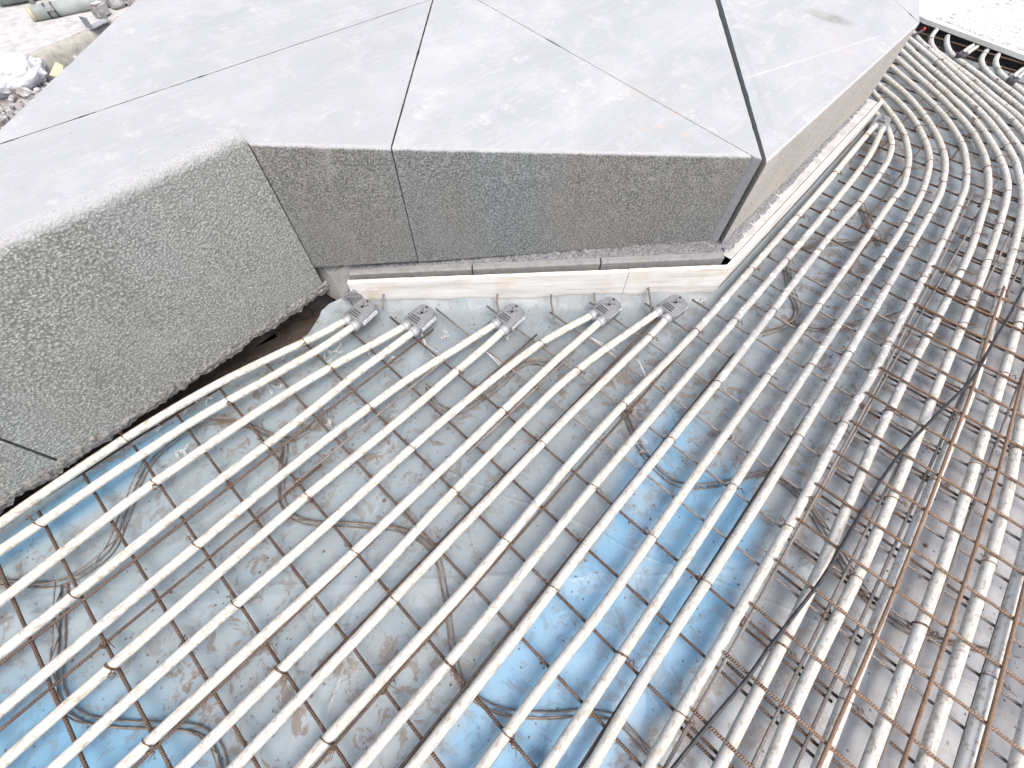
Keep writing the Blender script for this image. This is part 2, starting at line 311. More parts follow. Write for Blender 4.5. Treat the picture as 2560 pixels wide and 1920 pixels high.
class MB:                                   # collects shapes of one mesh
    def __init__(s): s.v = []; s.f = []; s.uv = []
    def tube(s, pts, r, n=8, cap=True, rf=None):
        pts = [Vector(p) for p in pts]; b = len(s.v); L = 0; up = Vector((0, 0, 1)); N = None
        for i, p in enumerate(pts):
            t = (pts[min(i+1, len(pts)-1)] - pts[max(i-1, 0)]).normalized()
            if N is None:
                N = up.cross(t)
                if N.length < .1: N = Vector((1, 0, 0)).cross(t)
                N.normalize()
            else:
                N = (N - t*N.dot(t)).normalized()
            B = t.cross(N)
            if i: L += (p - pts[i-1]).length
            rr = r*(rf(i) if rf else 1)
            for k in range(n):
                a = 2*PI*k/n; s.v.append(p + (N*math.cos(a) + B*math.sin(a))*rr); s.uv.append((L, k/n))
        for i in range(len(pts)-1):
            for k in range(n):
                s.f.append((b+i*n+k, b+i*n+(k+1) % n, b+(i+1)*n+(k+1) % n, b+(i+1)*n+k))
        if cap:
            s.f.append(tuple(b+k for k in reversed(range(n)))); e = b+(len(pts)-1)*n; s.f.append(tuple(e+k for k in range(n)))
        return s
    def box(s, c, d, rz=0, tilt=None):
        b = len(s.v); ca, sa = math.cos(rz), math.sin(rz)
        for i in range(8):
            x = d[0]/2*(1 if i & 1 else -1); y = d[1]/2*(1 if i & 2 else -1); z = d[2]/2*(1 if i & 4 else -1)
            s.v.append(Vector((c[0]+x*ca-y*sa, c[1]+x*sa+y*ca, c[2]+z))); s.uv.append((0, 0))
        for q in ((0, 2, 3, 1), (4, 5, 7, 6), (0, 1, 5, 4), (2, 6, 7, 3), (0, 4, 6, 2), (1, 3, 7, 5)): s.f.append(tuple(b+k for k in q))
        return s
    def build(s, name, mats, parent=None, smooth=True):
        return link(name, s.v, s.f, mats, parent, smooth, s.uv)
def catmull(P, step=.025):
    P = [Vector(p) for p in P]; out = []
    for i in range(len(P)-1):
        p0 = P[i-1] if i else P[0]*2-P[1]; p1, p2 = P[i], P[i+1]; p3 = P[i+2] if i+2 < len(P) else P[-1]*2-P[-2]
        l = (p2-p1).length; n = max(1, int(l/step))
        # centripetal-like tangents scaled by segment length
        m1 = (p2-p0)/max(1e-6, (p2-p1).length+(p1-p0).length)*l; m2 = (p3-p1)/max(1e-6, (p3-p2).length+(p2-p1).length)*l
        for k in range(n):
            t = k/n; out.append(p1*(2*t**3-3*t*t+1)+m1*(t**3-2*t*t+t)+p2*(-2*t**3+3*t*t)+m2*(t**3-t*t))
    out.append(P[-1]); return out
def ordn(n): return {1: 'first', 2: 'second', 3: 'third', 4: 'fourth', 5: 'fifth', 6: 'sixth', 7: 'seventh', 8: 'eighth', 9: 'ninth', 10: 'tenth', 11: 'eleventh', 12: 'twelfth',
    13: 'thirteenth', 14: 'fourteenth', 15: 'fifteenth', 16: 'sixteenth', 17: 'seventeenth', 18: 'eighteenth', 19: 'nineteenth', 20: 'twentieth'}.get(n, '%d%s' % (n, {1: 'st', 2: 'nd', 3: 'rd'}.get(n % 10, 'th')))
def N3(x, y, z=0): return noise.noise(Vector((x, y, z)))
PIPES = {
1: "-1.832,1.257 -1.020,1.281 -0.696,1.293 -0.574,1.295 -0.453,1.294 -0.291,1.284 -0.170,1.271 -0.090,1.258 0.189,1.201 0.349,1.174",
2: "-1.857,1.213 -0.813,1.202 -0.573,1.202 -0.372,1.197 -0.292,1.193 -0.213,1.186 -0.014,1.158 0.145,1.141 0.225,1.135 0.345,1.132",
3: "-1.897,1.014 -0.841,1.060 -0.598,1.075 -0.517,1.078 -0.395,1.077 -0.151,1.068 -0.030,1.059 0.051,1.052 0.212,1.030 0.492,0.981",
4: "-1.935,0.881 -1.169,0.914 -0.767,0.926 -0.525,0.935 -0.364,0.938 -0.042,0.937 0.280,0.948 0.481,0.947",
5: "-1.975,0.746 -0.933,0.789 -0.532,0.803 -0.091,0.811 0.149,0.804 0.309,0.794 0.469,0.774 0.706,0.735",
6: "-2.008,0.646 -1.244,0.667 -0.801,0.682 -0.318,0.694 -0.157,0.696 0.164,0.690 0.365,0.690 0.526,0.694 0.727,0.705",
7: "-1.924,0.569 -0.641,0.581 -0.481,0.581 -0.200,0.577 0.120,0.582 0.321,0.579 0.561,0.569 0.720,0.556 0.799,0.545 0.839,0.538 0.917,0.520 1.033,0.489",
8: "-1.817,0.466 -0.641,0.463 -0.155,0.456 0.736,0.457 0.858,0.454 1.020,0.447",
9: "-1.724,0.367 -0.630,0.360 -0.226,0.361 -0.145,0.362 0.098,0.373 0.624,0.381 0.745,0.375 0.866,0.362 1.026,0.338 1.225,0.303",
10: "-1.639,0.271 -0.876,0.271 0.008,0.277 0.530,0.279 0.691,0.277 1.011,0.268 1.212,0.269",
11: "-1.538,0.174 -0.053,0.152 0.107,0.154 0.468,0.167 0.668,0.168 0.829,0.164 1.149,0.150 1.350,0.147 2.554,0.153 2.955,0.161 3.195,0.161",
12: "-1.443,0.051 -0.436,0.058 -0.033,0.058 0.329,0.065 0.530,0.066 1.940,0.062 2.544,0.067 2.745,0.072 2.906,0.082 2.986,0.091 3.065,0.103 3.223,0.132",
13: "-1.360,-0.040 -0.394,-0.032 0.008,-0.032 0.370,-0.026 0.852,-0.027 1.134,-0.030 2.059,-0.016 2.179,-0.018 2.421,-0.025 2.501,-0.025 2.822,-0.013 2.942,-0.002 3.021,0.012 3.059,0.022 3.097,0.035 3.134,0.050 3.169,0.068 3.204,0.087 3.236,0.110 3.297,0.162 3.382,0.247",
14: "-1.247,-0.130 -0.324,-0.151 -0.003,-0.154 0.157,-0.160 0.238,-0.161 0.639,-0.153 1.803,-0.148 2.244,-0.143 2.565,-0.136 2.721,-0.139 2.759,-0.136 2.798,-0.130 2.955,-0.097 3.032,-0.076 3.069,-0.062 3.180,-0.015 3.250,0.022 3.283,0.044 3.315,0.068 3.377,0.119 3.467,0.199 4.048,0.753",
15: "-1.145,-0.269 0.380,-0.262 0.741,-0.258 1.262,-0.248 2.386,-0.241 2.626,-0.232 2.746,-0.225 2.865,-0.210 3.023,-0.181 3.100,-0.159 3.137,-0.146 3.210,-0.113 3.280,-0.074 3.349,-0.033 3.416,0.011 3.478,0.061 3.536,0.116 3.590,0.174 3.639,0.238 4.072,0.865",
16: "-1.070,-0.346 -0.147,-0.343 0.174,-0.334 0.575,-0.339 0.856,-0.340 1.739,-0.324 2.662,-0.301 2.782,-0.296 2.822,-0.292 2.901,-0.280 3.058,-0.248 3.135,-0.226 3.173,-0.212 3.282,-0.163 3.352,-0.124 3.419,-0.081 3.517,-0.010 3.579,0.040 3.639,0.093 3.696,0.150 3.722,0.180 3.772,0.242 4.225,0.856",
17: "-0.979,-0.452 -0.015,-0.442 0.788,-0.441 1.270,-0.430 1.511,-0.431 1.712,-0.424 2.153,-0.414 2.515,-0.401 2.915,-0.376 2.994,-0.364 3.072,-0.347 3.149,-0.327 3.264,-0.290 3.338,-0.260 3.374,-0.242 3.443,-0.202 3.543,-0.135 3.575,-0.111 3.636,-0.059 3.751,0.053 3.832,0.142 4.427,0.848",
18: "-0.867,-0.589 0.093,-0.564 0.693,-0.562 0.813,-0.557 1.212,-0.535 1.492,-0.527 1.692,-0.524 2.092,-0.524 2.452,-0.515 2.611,-0.504 2.930,-0.473 3.009,-0.461 3.125,-0.434 3.240,-0.401 3.315,-0.374 3.351,-0.358 3.458,-0.303 3.527,-0.263 3.559,-0.240 3.621,-0.191 3.797,-0.027 3.881,0.058 4.571,0.836",
19: "-0.783,-0.667 0.098,-0.655 0.418,-0.644 0.818,-0.648 1.259,-0.637 1.659,-0.621 2.219,-0.600 2.419,-0.590 2.738,-0.568 2.938,-0.551 3.057,-0.536 3.134,-0.520 3.211,-0.497 3.285,-0.469 3.358,-0.436 3.430,-0.400 3.499,-0.360 3.566,-0.317 3.631,-0.270 3.694,-0.221 3.753,-0.168 3.839,-0.084 4.117,0.205 4.734,0.833",
20: "-0.704,-0.770 0.336,-0.737 0.856,-0.728 1.617,-0.719 1.777,-0.713 2.655,-0.652 2.775,-0.642 2.934,-0.623 3.013,-0.611 3.091,-0.595 3.207,-0.564 3.283,-0.540 3.358,-0.514 3.395,-0.499 3.466,-0.463 3.570,-0.403 3.637,-0.359 3.734,-0.289 3.795,-0.238 3.854,-0.184 3.939,-0.099 4.155,0.137 4.239,0.224 4.866,0.842",
21: "-0.627,-0.849 0.336,-0.823 0.858,-0.821 1.019,-0.818 1.741,-0.791 2.182,-0.768 2.302,-0.758 2.541,-0.730 2.781,-0.707 2.940,-0.688 3.019,-0.675 3.098,-0.659 3.176,-0.640 3.253,-0.617 3.328,-0.591 3.403,-0.561 3.475,-0.527 3.545,-0.488 3.646,-0.423 3.745,-0.354 3.809,-0.305 3.870,-0.254 3.928,-0.199 4.071,-0.058 4.245,0.108 4.331,0.193 4.413,0.281 4.953,0.875",
22: "-0.536,-0.951 0.387,-0.921 0.547,-0.919 1.029,-0.918 1.230,-0.912 1.390,-0.904 1.910,-0.856 2.389,-0.805 2.709,-0.781 2.869,-0.765 2.988,-0.748 3.067,-0.734 3.145,-0.717 3.262,-0.685 3.338,-0.661 3.413,-0.633 3.523,-0.583 3.629,-0.527 3.699,-0.488 3.767,-0.445 3.799,-0.421 3.860,-0.370 3.917,-0.314 4.027,-0.197 4.250,0.034 4.441,0.240 4.498,0.296 4.559,0.348 4.623,0.397 5.141,0.776",
23: "-0.469,-1.009 0.495,-0.992 1.098,-0.990 1.459,-0.976 1.660,-0.961 1.780,-0.950 2.418,-0.869 2.698,-0.849 2.858,-0.833 3.017,-0.812 3.096,-0.797 3.174,-0.779 3.291,-0.747 3.367,-0.722 3.442,-0.695 3.479,-0.679 3.551,-0.643 3.622,-0.604 3.690,-0.562 3.824,-0.474 3.856,-0.450 3.886,-0.424 3.915,-0.396 4.077,-0.218 4.190,-0.104 4.243,-0.043 4.318,0.051 4.395,0.144 4.421,0.174 4.451,0.201 4.483,0.224 4.517,0.243 4.554,0.260 4.591,0.273 4.630,0.282 4.669,0.288 4.749,0.291",
24: "-0.384,-1.079 0.943,-1.086 1.144,-1.084 1.225,-1.081 1.585,-1.050 1.745,-1.034 1.865,-1.018 2.342,-0.947 2.422,-0.936 2.702,-0.916 2.902,-0.895 3.062,-0.872 3.179,-0.847 3.257,-0.826 3.373,-0.791 3.448,-0.764 3.486,-0.749 3.558,-0.715 3.629,-0.677 3.733,-0.615 3.799,-0.570 3.864,-0.522 3.960,-0.449 4.019,-0.395 4.293,-0.101 4.419,0.055 4.447,0.084 4.477,0.110 4.510,0.133 4.545,0.152 4.581,0.169 4.619,0.183 4.696,0.203",
25: "-0.689,-1.220 0.277,-1.188 1.122,-1.175 1.243,-1.169 1.603,-1.130 1.763,-1.111 1.883,-1.093 2.399,-1.006 2.479,-0.998 2.720,-0.981 2.880,-0.965 3.040,-0.943 3.159,-0.920 3.237,-0.901 3.314,-0.879 3.391,-0.855 3.467,-0.828 3.541,-0.797 3.578,-0.780 3.684,-0.722 3.787,-0.659 3.853,-0.614 3.918,-0.566 3.980,-0.515 4.102,-0.409 4.161,-0.355 4.189,-0.326 4.268,-0.235 4.324,-0.177 4.386,-0.125 4.418,-0.103 4.453,-0.083 4.490,-0.069 4.529,-0.060 4.568,-0.055 4.649,-0.054",
26: "-0.687,-1.310 0.276,-1.278 1.119,-1.265 1.199,-1.262 1.239,-1.259 1.638,-1.208 1.797,-1.186 1.915,-1.165 2.349,-1.083 2.428,-1.070 2.508,-1.063 2.708,-1.049 2.868,-1.033 3.027,-1.013 3.146,-0.991 3.224,-0.973 3.301,-0.952 3.378,-0.929 3.455,-0.904 3.566,-0.859 3.638,-0.824 3.709,-0.785 3.812,-0.722 3.878,-0.678 3.943,-0.631 4.007,-0.581 4.068,-0.529 4.187,-0.422 4.244,-0.365 4.298,-0.306 4.354,-0.249 4.384,-0.223 4.415,-0.198 4.449,-0.177 4.484,-0.159 4.521,-0.145 4.560,-0.135 4.639,-0.126",
}

# ================================================================== SETTING
def grid_sheet(name, mat, x0, x1, y0, y1, step, zf, keep=None):
    nx, ny = int((x1-x0)/step)+1, int((y1-y0)/step)+1
    idx = {}; V = []; F = []
    for j in range(ny):
        for i in range(nx):
            x, y = x0+i*step, y0+j*step
            if keep is None or keep(x, y): idx[i, j] = len(V); V.append((x, y, zf(x, y)))
    for j in range(ny-1):
        for i in range(nx-1):
            q = [(i, j), (i+1, j), (i+1, j+1), (i, j+1)]
            if all(k in idx for k in q): F.append(tuple(idx[k] for k in q))
    return link(name, V, F, mat)

def ground():
    V, F = [], []
    xs = [-60, -20, -8] + [-6+.1*i for i in range(0, 131)] + [9, 20, 60]
    ys = [-60, -20, -8, -4] + [-2.5+.1*i for i in range(0, 111)] + [11, 20, 60]
    for y in ys:
        for x in xs:
            V.append((x, y, -.075 + .02*N3(x*3, y*3) + .012*N3(x*11, y*11, 4)))
    n = len(xs)
    for j in range(len(ys)-1):
        for i in range(n-1): F.append((j*n+i, j*n+i+1, (j+1)*n+i+1, (j+1)*n+i))
    tag(link('ground', V, F, M['soil']), kind='structure')
ground()

# survey points of the bench (x right, y ahead) and its sloping top plane
ZTOP = lambda x, y: .511 - .088*x + .065*y
pA, pBL, pBC, pCR, pCR2, pEL, pER = (-.82, 1.238), (-.783, 1.207), (-.383, 1.253), (.806, 1.410), (.838, 1.398), (.847, 1.383), (1.937, 2.578)
pK = (-1.43, 1.062); H1 = (-.352, 2.185); H2 = (-.32, 2.345)
BL0, BL1 = Vector((-.659, 1.164)), Vector((.861, 1.26))           # foot of the white front board
BDIR = (BL1-BL0).normalized(); BNRM = Vector((-BDIR.y, BDIR.x)); BLEN = (BL1-BL0).length
def bpt(s, off): p = BL0 + BDIR*s + BNRM*off; return w2m(p.x, p.y)

def prism(name, poly, zb, mats, side_mat=None, bevel=(), bw=.012, seg=4, parent=None, ztop=None):
    """a stone block: polygon in survey coordinates, sloped top, vertical sides"""
    if bw > .003 and len(mats) > 1:
        q = []; qz = []; nb_ = []; Z0 = zb if isinstance(zb, (list, tuple)) else [zb]*len(poly)
        qs = [] if side_mat else None
        for i, p in enumerate(poly):
            a, c = Vector(p), Vector(poly[(i+1) % len(poly)]); L = (c-a).length
            if i in bevel: nb_.append(len(q))
            q.append(tuple(a)); qz.append(Z0[i])
            if qs is not None: qs.append(side_mat[i])
            if i not in bevel and L > .2:
                m_ = min(90, int(L/.025)); nn = Vector((-(c-a).y, (c-a).x)).normalized()
                ar = sum(poly[k][0]*poly[(k+1) % len(poly)][1]-poly[(k+1) % len(poly)][0]*poly[k][1] for k in range(len(poly)))
                if ar < 0: nn = -nn
                for k in range(1, m_):
                    pt = a+(c-a)*(k/m_); ch = max(0, N3(pt.x*13, pt.y*13, 2)-.30)*.010+.0008*(1+N3(pt.x*60, pt.y*60, 8))
                    pt = pt+nn*ch; q.append(tuple(pt)); qz.append(Z0[i]+(Z0[(i+1) % len(poly)]-Z0[i])*k/m_)
                    if qs is not None: qs.append(side_mat[i])
        poly, zb, bevel, side_mat = q, qz, nb_, qs
    bm = bmesh.new(); n = len(poly)
    zb = zb if isinstance(zb, (list, tuple)) else [zb]*n
    zt = ztop or ZTOP
    top = [bm.verts.new((*w2m(*p), zt(*p))) for p in poly]
    bot = [bm.verts.new((*w2m(*p), z)) for p, z in zip(poly, zb)]
    ft = bm.faces.new(top); fb = bm.faces.new(list(reversed(bot))); fb.material_index = 1
    for i in range(n):
        f = bm.faces.new((top[i], bot[i], bot[(i+1) % n], top[(i+1) % n])); f.material_index = side_mat[i] if side_mat else 1
    bmesh.ops.recalc_face_normals(bm, faces=bm.faces)
    ed = []
    for i in bevel:
        e = bm.edges.get((top[i], top[(i+1) % n]))
        if e: ed.append(e)
    if ed: bmesh.ops.bevel(bm, geom=ed, offset=bw, segments=seg, profile=.5, affect='EDGES')
    if len(mats) > 1:
        bm.normal_update()
        for f in bm.faces:
            if 0 <= f.normal.z < .975: f.material_index = 1
    me = bpy.data.meshes.new(name); bm.to_mesh(me); bm.free()
    for mm in mats: me.materials.append(M[mm])
    o = bpy.data.objects.new(name, me); COL.objects.link(o)
    if parent: o.parent = parent
    if bw > .005:
        me.polygons.foreach_set('use_smooth', [True]*len(me.polygons))
        me.set_sharp_from_angle(angle=math.radians(40))
    return o

def inset(poly, d):
    """pull a polygon's sides inwards so that joints stay open"""
    n = len(poly); P = [Vector(p) for p in poly]; out = []
    ar = sum(P[i].x*P[(i+1) % n].y-P[(i+1) % n].x*P[i].y for i in range(n)); sg = 1 if ar > 0 else -1
    d = d if isinstance(d, (list, tuple)) else [d]*n
    L = []
    for i in range(n):
        a, b = P[i], P[(i+1) % n]; t = (b-a).normalized(); nn = Vector((-t.y, t.x))*sg; L.append((a+nn*d[i], t))
    for i in range(n):
        (p, t), (q, s) = L[i-1], L[i]; den = t.x*s.y-t.y*s.x
        if abs(den) < 1e-6: out.append(tuple(q)); continue
        k = ((q.x-p.x)*s.y-(q.y-p.y)*s.x)/den; out.append(tuple(p+t*k))
    return out

# ---- granite blocks
dA = (Vector(pA)-Vector((-1.22, .766))).normalized()
def along(p, d, t): return (p[0]+d[0]*t, p[1]+d[1]*t)
jA = along(pA, dA, -1.035)                                              # joint in the long low side
SA_ = .965                                                          # this arm stands a little proud of the front blocks
ZA = lambda x, y: CAMZ-(CAMZ-ZTOP(x/SA_, y/SA_))*SA_
sc_ = lambda p: (p[0]*SA_, p[1]*SA_)
J2 = (jA[0]-.36, jA[1]+.36)
GR = 'granite blocks of the bench'
pA1, pK1, jA1, J21 = along(sc_(pA), dA, .012), sc_(pK), sc_(jA), sc_(J2); pK2 = (pA1[0]-.03, pA1[1]+.02)
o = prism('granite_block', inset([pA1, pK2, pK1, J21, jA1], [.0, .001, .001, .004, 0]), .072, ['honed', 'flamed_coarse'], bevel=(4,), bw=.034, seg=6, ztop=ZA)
tag(o, 'large granite block with coarse pitted face and rounded top edge at the left', 'granite block', GR)
e1 = along(jA1, dA, -1.0)
o = prism('granite_block', inset([jA1, J21, along(J21, dA, -1.0), e1], [.004, 0, 0, 0]), .072, ['honed', 'flamed_coarse'], bevel=(3,), bw=.034, seg=6, ztop=ZA)
tag(o, 'granite block cut off by the lower left picture edge, beyond the narrow open joint', 'granite block', GR)
o = prism('concrete_base', inset([pA1, pK2, pK1, J21, along(J21, dA, -1.0), e1], [.09, .05, .05, .05, .05, .09]), -.08, ['soil', 'soil'], bw=0, ztop=lambda x, y: .0715)  # dark soil colour paints the black gap's shade onto the footing
tag(o, 'grey concrete footing set back under the coarse left granite block', 'concrete base')
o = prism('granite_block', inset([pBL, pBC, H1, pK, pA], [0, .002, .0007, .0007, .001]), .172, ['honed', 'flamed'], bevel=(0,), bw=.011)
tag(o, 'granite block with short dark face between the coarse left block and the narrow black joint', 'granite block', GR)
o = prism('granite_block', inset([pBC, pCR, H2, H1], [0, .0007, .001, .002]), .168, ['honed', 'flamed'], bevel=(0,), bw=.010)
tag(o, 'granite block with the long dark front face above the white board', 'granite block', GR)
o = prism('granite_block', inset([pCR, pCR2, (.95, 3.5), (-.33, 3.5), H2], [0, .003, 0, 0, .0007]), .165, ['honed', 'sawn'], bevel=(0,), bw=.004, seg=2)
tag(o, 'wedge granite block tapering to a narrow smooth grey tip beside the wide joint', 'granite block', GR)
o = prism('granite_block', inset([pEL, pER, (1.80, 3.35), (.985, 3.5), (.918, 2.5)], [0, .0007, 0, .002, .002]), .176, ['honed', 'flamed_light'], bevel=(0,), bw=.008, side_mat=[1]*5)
tag(o, 'granite block with pale beige slanting side face along the curved pipes', 'granite block', GR)
o = prism('granite_block', inset([pER, (2.33, 3.46), (1.80, 3.35)], [0, 0, .0007]), .176, ['honed', 'flamed_light'])
tag(o, 'thin granite wedge at the far right corner of the bench top', 'granite block', GR)
o = prism('granite_block', inset([pK, H1, H2, (-.33, 3.5), (-1.225, 3.5)], [.0007, .001, .001, 0, 0]), .05, ['honed', 'flamed'])
tag(o, 'large pale granite block at the back left of the bench top, beside the rubble', 'granite block', GR)

fp = [(.838, 1.43), (.86, 1.43), (.99, 3.5), (.94, 3.5)]
o = prism('joint_tone_strip', fp, .2, ['concrete', 'concrete'], bw=0, ztop=lambda x, y: ZTOP(x, y)-.075)  # added strip, lifts the shade in the open joint to grey
tag(o, 'recessed grey strip added in the widest open joint to keep it from black', 'added strip')
# ---- base under the blocks: core, mortar, edging stones, boards
def strip(name, mat, s0, s1, o0, o1, zf, zb, n=60, k=6, amp=0.0, seed=0):
    V, F = [], []
    for i in range(n+1):
        s = s0+(s1-s0)*i/n
        for j in range(k+1):
            off = o0+(o1-o0)*j/k; x, y = bpt(s, off)
            a = amp*(N3(x*45, y*45, seed)+.7*N3(x*100, y*100, seed+3))
            V.append((x, y, zf(s/BLEN, j/k)+a))
        x, y = bpt(s, o0+amp*1.2*N3(s*50, seed)); V.append((x, y, zb))
    w = k+2
    for i in range(n):
        for j in range(k): F.append((i*w+j, (i+1)*w+j, (i+1)*w+j+1, i*w+j+1))
        F.append((i*w+k+1, (i+1)*w+k+1, (i+1)*w, i*w))
    return link(name, V, F, M[mat])
zti = lambda f: .136+.044*f                                              # edging stone top
o = strip('mortar_bed', 'mortar', .0, BLEN-.01, .074, .30, lambda f, q: zti(f)+.004+(.168-zti(f)-.004)*min(1, q*2.6), -.05, n=300, k=16, amp=.010)
tag(o, 'crumbly grey mortar bed between the dark front blocks and the edging stones', 'mortar')
ES = [(.0, .49, 'left'), (.497, 1.007, 'middle'), (1.013, BLEN-.016, 'right')]
for a, b, wd in ES:
    mb = MB(); bm_poly = [bpt(a, .046), bpt(b, .046), bpt(b, .078), bpt(a, .078)]
    zz = [zti(a/BLEN), zti(b/BLEN), zti(b/BLEN), zti(a/BLEN)]
    ch = .006
    fr = [bpt(a, .046), bpt(b, .046)]; fi = [bpt(a, .046+ch), bpt(b, .046+ch)]
    V = [(*fr[0], -.04), (*fr[1], -.04), (*fr[0], zz[0]-ch), (*fr[1], zz[1]-ch), (*fi[0], zz[0]), (*fi[1], zz[1]), (*bm_poly[2], zz[1]), (*bm_poly[3], zz[0]), (*bm_poly[2], -.04), (*bm_poly[3], -.04)]
    F = [(0, 1, 3, 2), (2, 3, 5, 4), (4, 5, 6, 7), (7, 6, 8, 9), (0, 2, 4, 7, 9), (1, 8, 6, 5, 3)]
    o = link('edging_stone', V, F, M['concrete'], smooth=False)
    tag(o, '%s grey edging stone of the three showing above the white front board' % wd, 'edging stone', 'edging stones behind the front board')
def board(name, p0, p1, th, h0, h1, lean0=0, lean1=0):
    """vertical board from p0 to p1 (world xy), thickness to the left of its direction"""
    bm = bmesh.new(); d = Vector((p1[0]-p0[0], p1[1]-p0[1])); d.normalize(); n = Vector((-d.y, d.x))*th
    N = 40; rows = []
    L = (Vector(p1)-Vector(p0)).length
    for i in range(N+1):
        f = i/N; x = p0[0]+(p1[0]-p0[0])*f; y = p0[1]+(p1[1]-p0[1])*f
        h = h0+(h1-h0)*f + .0022*N3(x*28, y*28, 5)+.0012*N3(x*90, y*90, 7); ww = .0012*N3(x*6, y*6, 9)
        a = bm.verts.new((x+n.x*ww/th, y+n.y*ww/th, -.012)); b = bm.verts.new((x+n.x*ww/th, y+n.y*ww/th, h))
        c = bm.verts.new((x+n.x, y+n.y, h)); e = bm.verts.new((x+n.x, y+n.y, -.012)); rows.append((a, b, c, e))
    for r, q in zip(rows, rows[1:]):
        for k in range(3): bm.faces.new((r[k], q[k], q[k+1], r[k+1]))
    bm.faces.new(rows[0][::-1]); bm.faces.new(rows[-1])
    bmesh.ops.recalc_face_normals(bm, faces=bm.faces)
    me = bpy.data.meshes.new(name); bm.to_mesh(me); bm.free(); me.materials.append(M['board'])
    o = bpy.data.objects.new(name, me); COL.objects.link(o); return o
SJ = 1.118
o = board('white_board', bpt(0, 0), bpt(SJ-.0012, 0), .018, .132, .155)
tag(o, 'long weathered white board below the dark front blocks, left of the board joint', 'board', 'white shuttering boards')
o = board('white_board', bpt(SJ+.0012, 0), bpt(BLEN-.002, 0), .018, .1575, .166)
tag(o, 'short white board at the right end of the front, up to the corner', 'board', 'white shuttering boards')
u0, v0 = w2m(BL1.x, BL1.y)
o = board('white_board', (u0+.004, v0+.002), (3.285, .205), .018, .160, .155)
tag(o, 'white board running away along the side beneath the beige granite block', 'board', 'white shuttering boards')
# side mortar
def side_mortar():
    V, F = [], []; n, k = 320, 10
    for i in range(n+1):
        x = u0+.075+(3.21-u0-.075)*i/n
        va = v0+.040+.022*(x-u0)/(3.21-u0)+.006*N3(x*20, 1); vb = .36
        for j in range(k+1):
            y = va+(vb-va)*j/k
            z = .157+.012*min(1, j/4) + .011*(N3(x*40, y*40, 2)+.8*N3(x*95, y*95, 5))
            V.append((x, y, z if j else z-.012))
        V.append((x, va, -.05))
    w = k+2
    for i in range(n):
        for j in range(k): F.append((i*w+j, (i+1)*w+j, (i+1)*w+j+1, i*w+j+1))
        F.append((i*w+k+1, (i+1)*w+k+1, (i+1)*w, i*w))
    return link('mortar_bed', V, F, M['mortar'])
xa, xb = u0+.055, 3.25
V = [(xa, v0+.0235, -.05), (xb, v0+.0275, -.05), (xb, v0+.0275, .158), (xa, v0+.0235, .158), (xa, v0+.10, .158), (xb, v0+.09, .158)]
o = link('plaster_ledge', V, [(0, 1, 2, 3), (3, 2, 5, 4)], M['dust_slab'], smooth=False)
tag(o, 'smooth pale ledge between the side board and its mortar ridge', 'ledge')
tag(side_mortar(), 'crumbly grey mortar ridge between the side board and the beige granite block', 'mortar')
mb = MB(); c = w2m(.3, 2.2); mb.box((c[0], c[1], .055), (1.6, 1.25, .19), -YAW+.12)
poly = [bpt(.06, .12), bpt(BLEN+.0, .15), (3.18, .36), w2m(1.7, 3.2), w2m(-.9, 3.2), w2m(-.85, 1.4)]
V = [(*p, -.07) for p in poly]+[(*p, .158) for p in poly]; n = len(poly)
o = link('concrete_base', V, [tuple(range(n))[::-1], tuple(range(n, 2*n))]+[(i, (i+1) % n, n+(i+1) % n, n+i) for i in range(n)], M['concrete'], smooth=False)
tag(o, 'rough grey concrete base carrying the granite blocks', 'concrete base')
# lump of mortar left of the board + fringe along the coarse block
def blob(name, mat, c, r, sc, amp, seed=0, sub=3):
    bm = bmesh.new(); bmesh.ops.create_icosphere(bm, subdivisions=sub, radius=1)
    for v in bm.verts:
        d = 1+amp*N3(v.co.x*1.7+seed, v.co.y*1.7, v.co.z*1.7)+amp*.5*N3(v.co.x*5+seed, v.co.y*5, v.co.z*5)
        v.co = Vector((c[0]+v.co.x*r*sc[0]*d, c[1]+v.co.y*r*sc[1]*d, c[2]+v.co.z*r*sc[2]*d))
    me = bpy.data.meshes.new(name); bm.to_mesh(me); bm.free(); me.materials.append(M[mat])
    me.polygons.foreach_set('use_smooth', [True]*len(me.polygons))
    o = bpy.data.objects.new(name, me); COL.objects.link(o); return o
V = [(.37, 1.437, .0), (.395, 1.30, .0), (.435, 1.275, .0), (.50, 1.33, .0), (.40, 1.50, .0)]
Vt = [(.385, 1.46, .168), (.41, 1.37, .120), (.437, 1.32, .150), (.50, 1.33, .17), (.40, 1.50, .17)]
o = link('mortar_lump', V+Vt, [(4, 3, 2, 1, 0), (5, 6, 7, 8, 9)]+[(i, (i+1) % 5, 5+(i+1) % 5, 5+i) for i in range(5)], M['lump'], smooth=False)
tag(o, 'smooth grey mortar lump in the gap between coarse block and white board', 'mortar')
for k, (x, y, z, r) in enumerate(((.428, 1.285, .03, .045), (.445, 1.262, .09, .030), (.415, 1.30, -.01, .05))):
    pass
o = blob('mortar_chunk', 'mortar', (.437, 1.268, .04), .05, (.8, .55, 1.2), .5, 3)
tag(o, 'ragged dark mortar chunk at the left end of the white board', 'mortar')
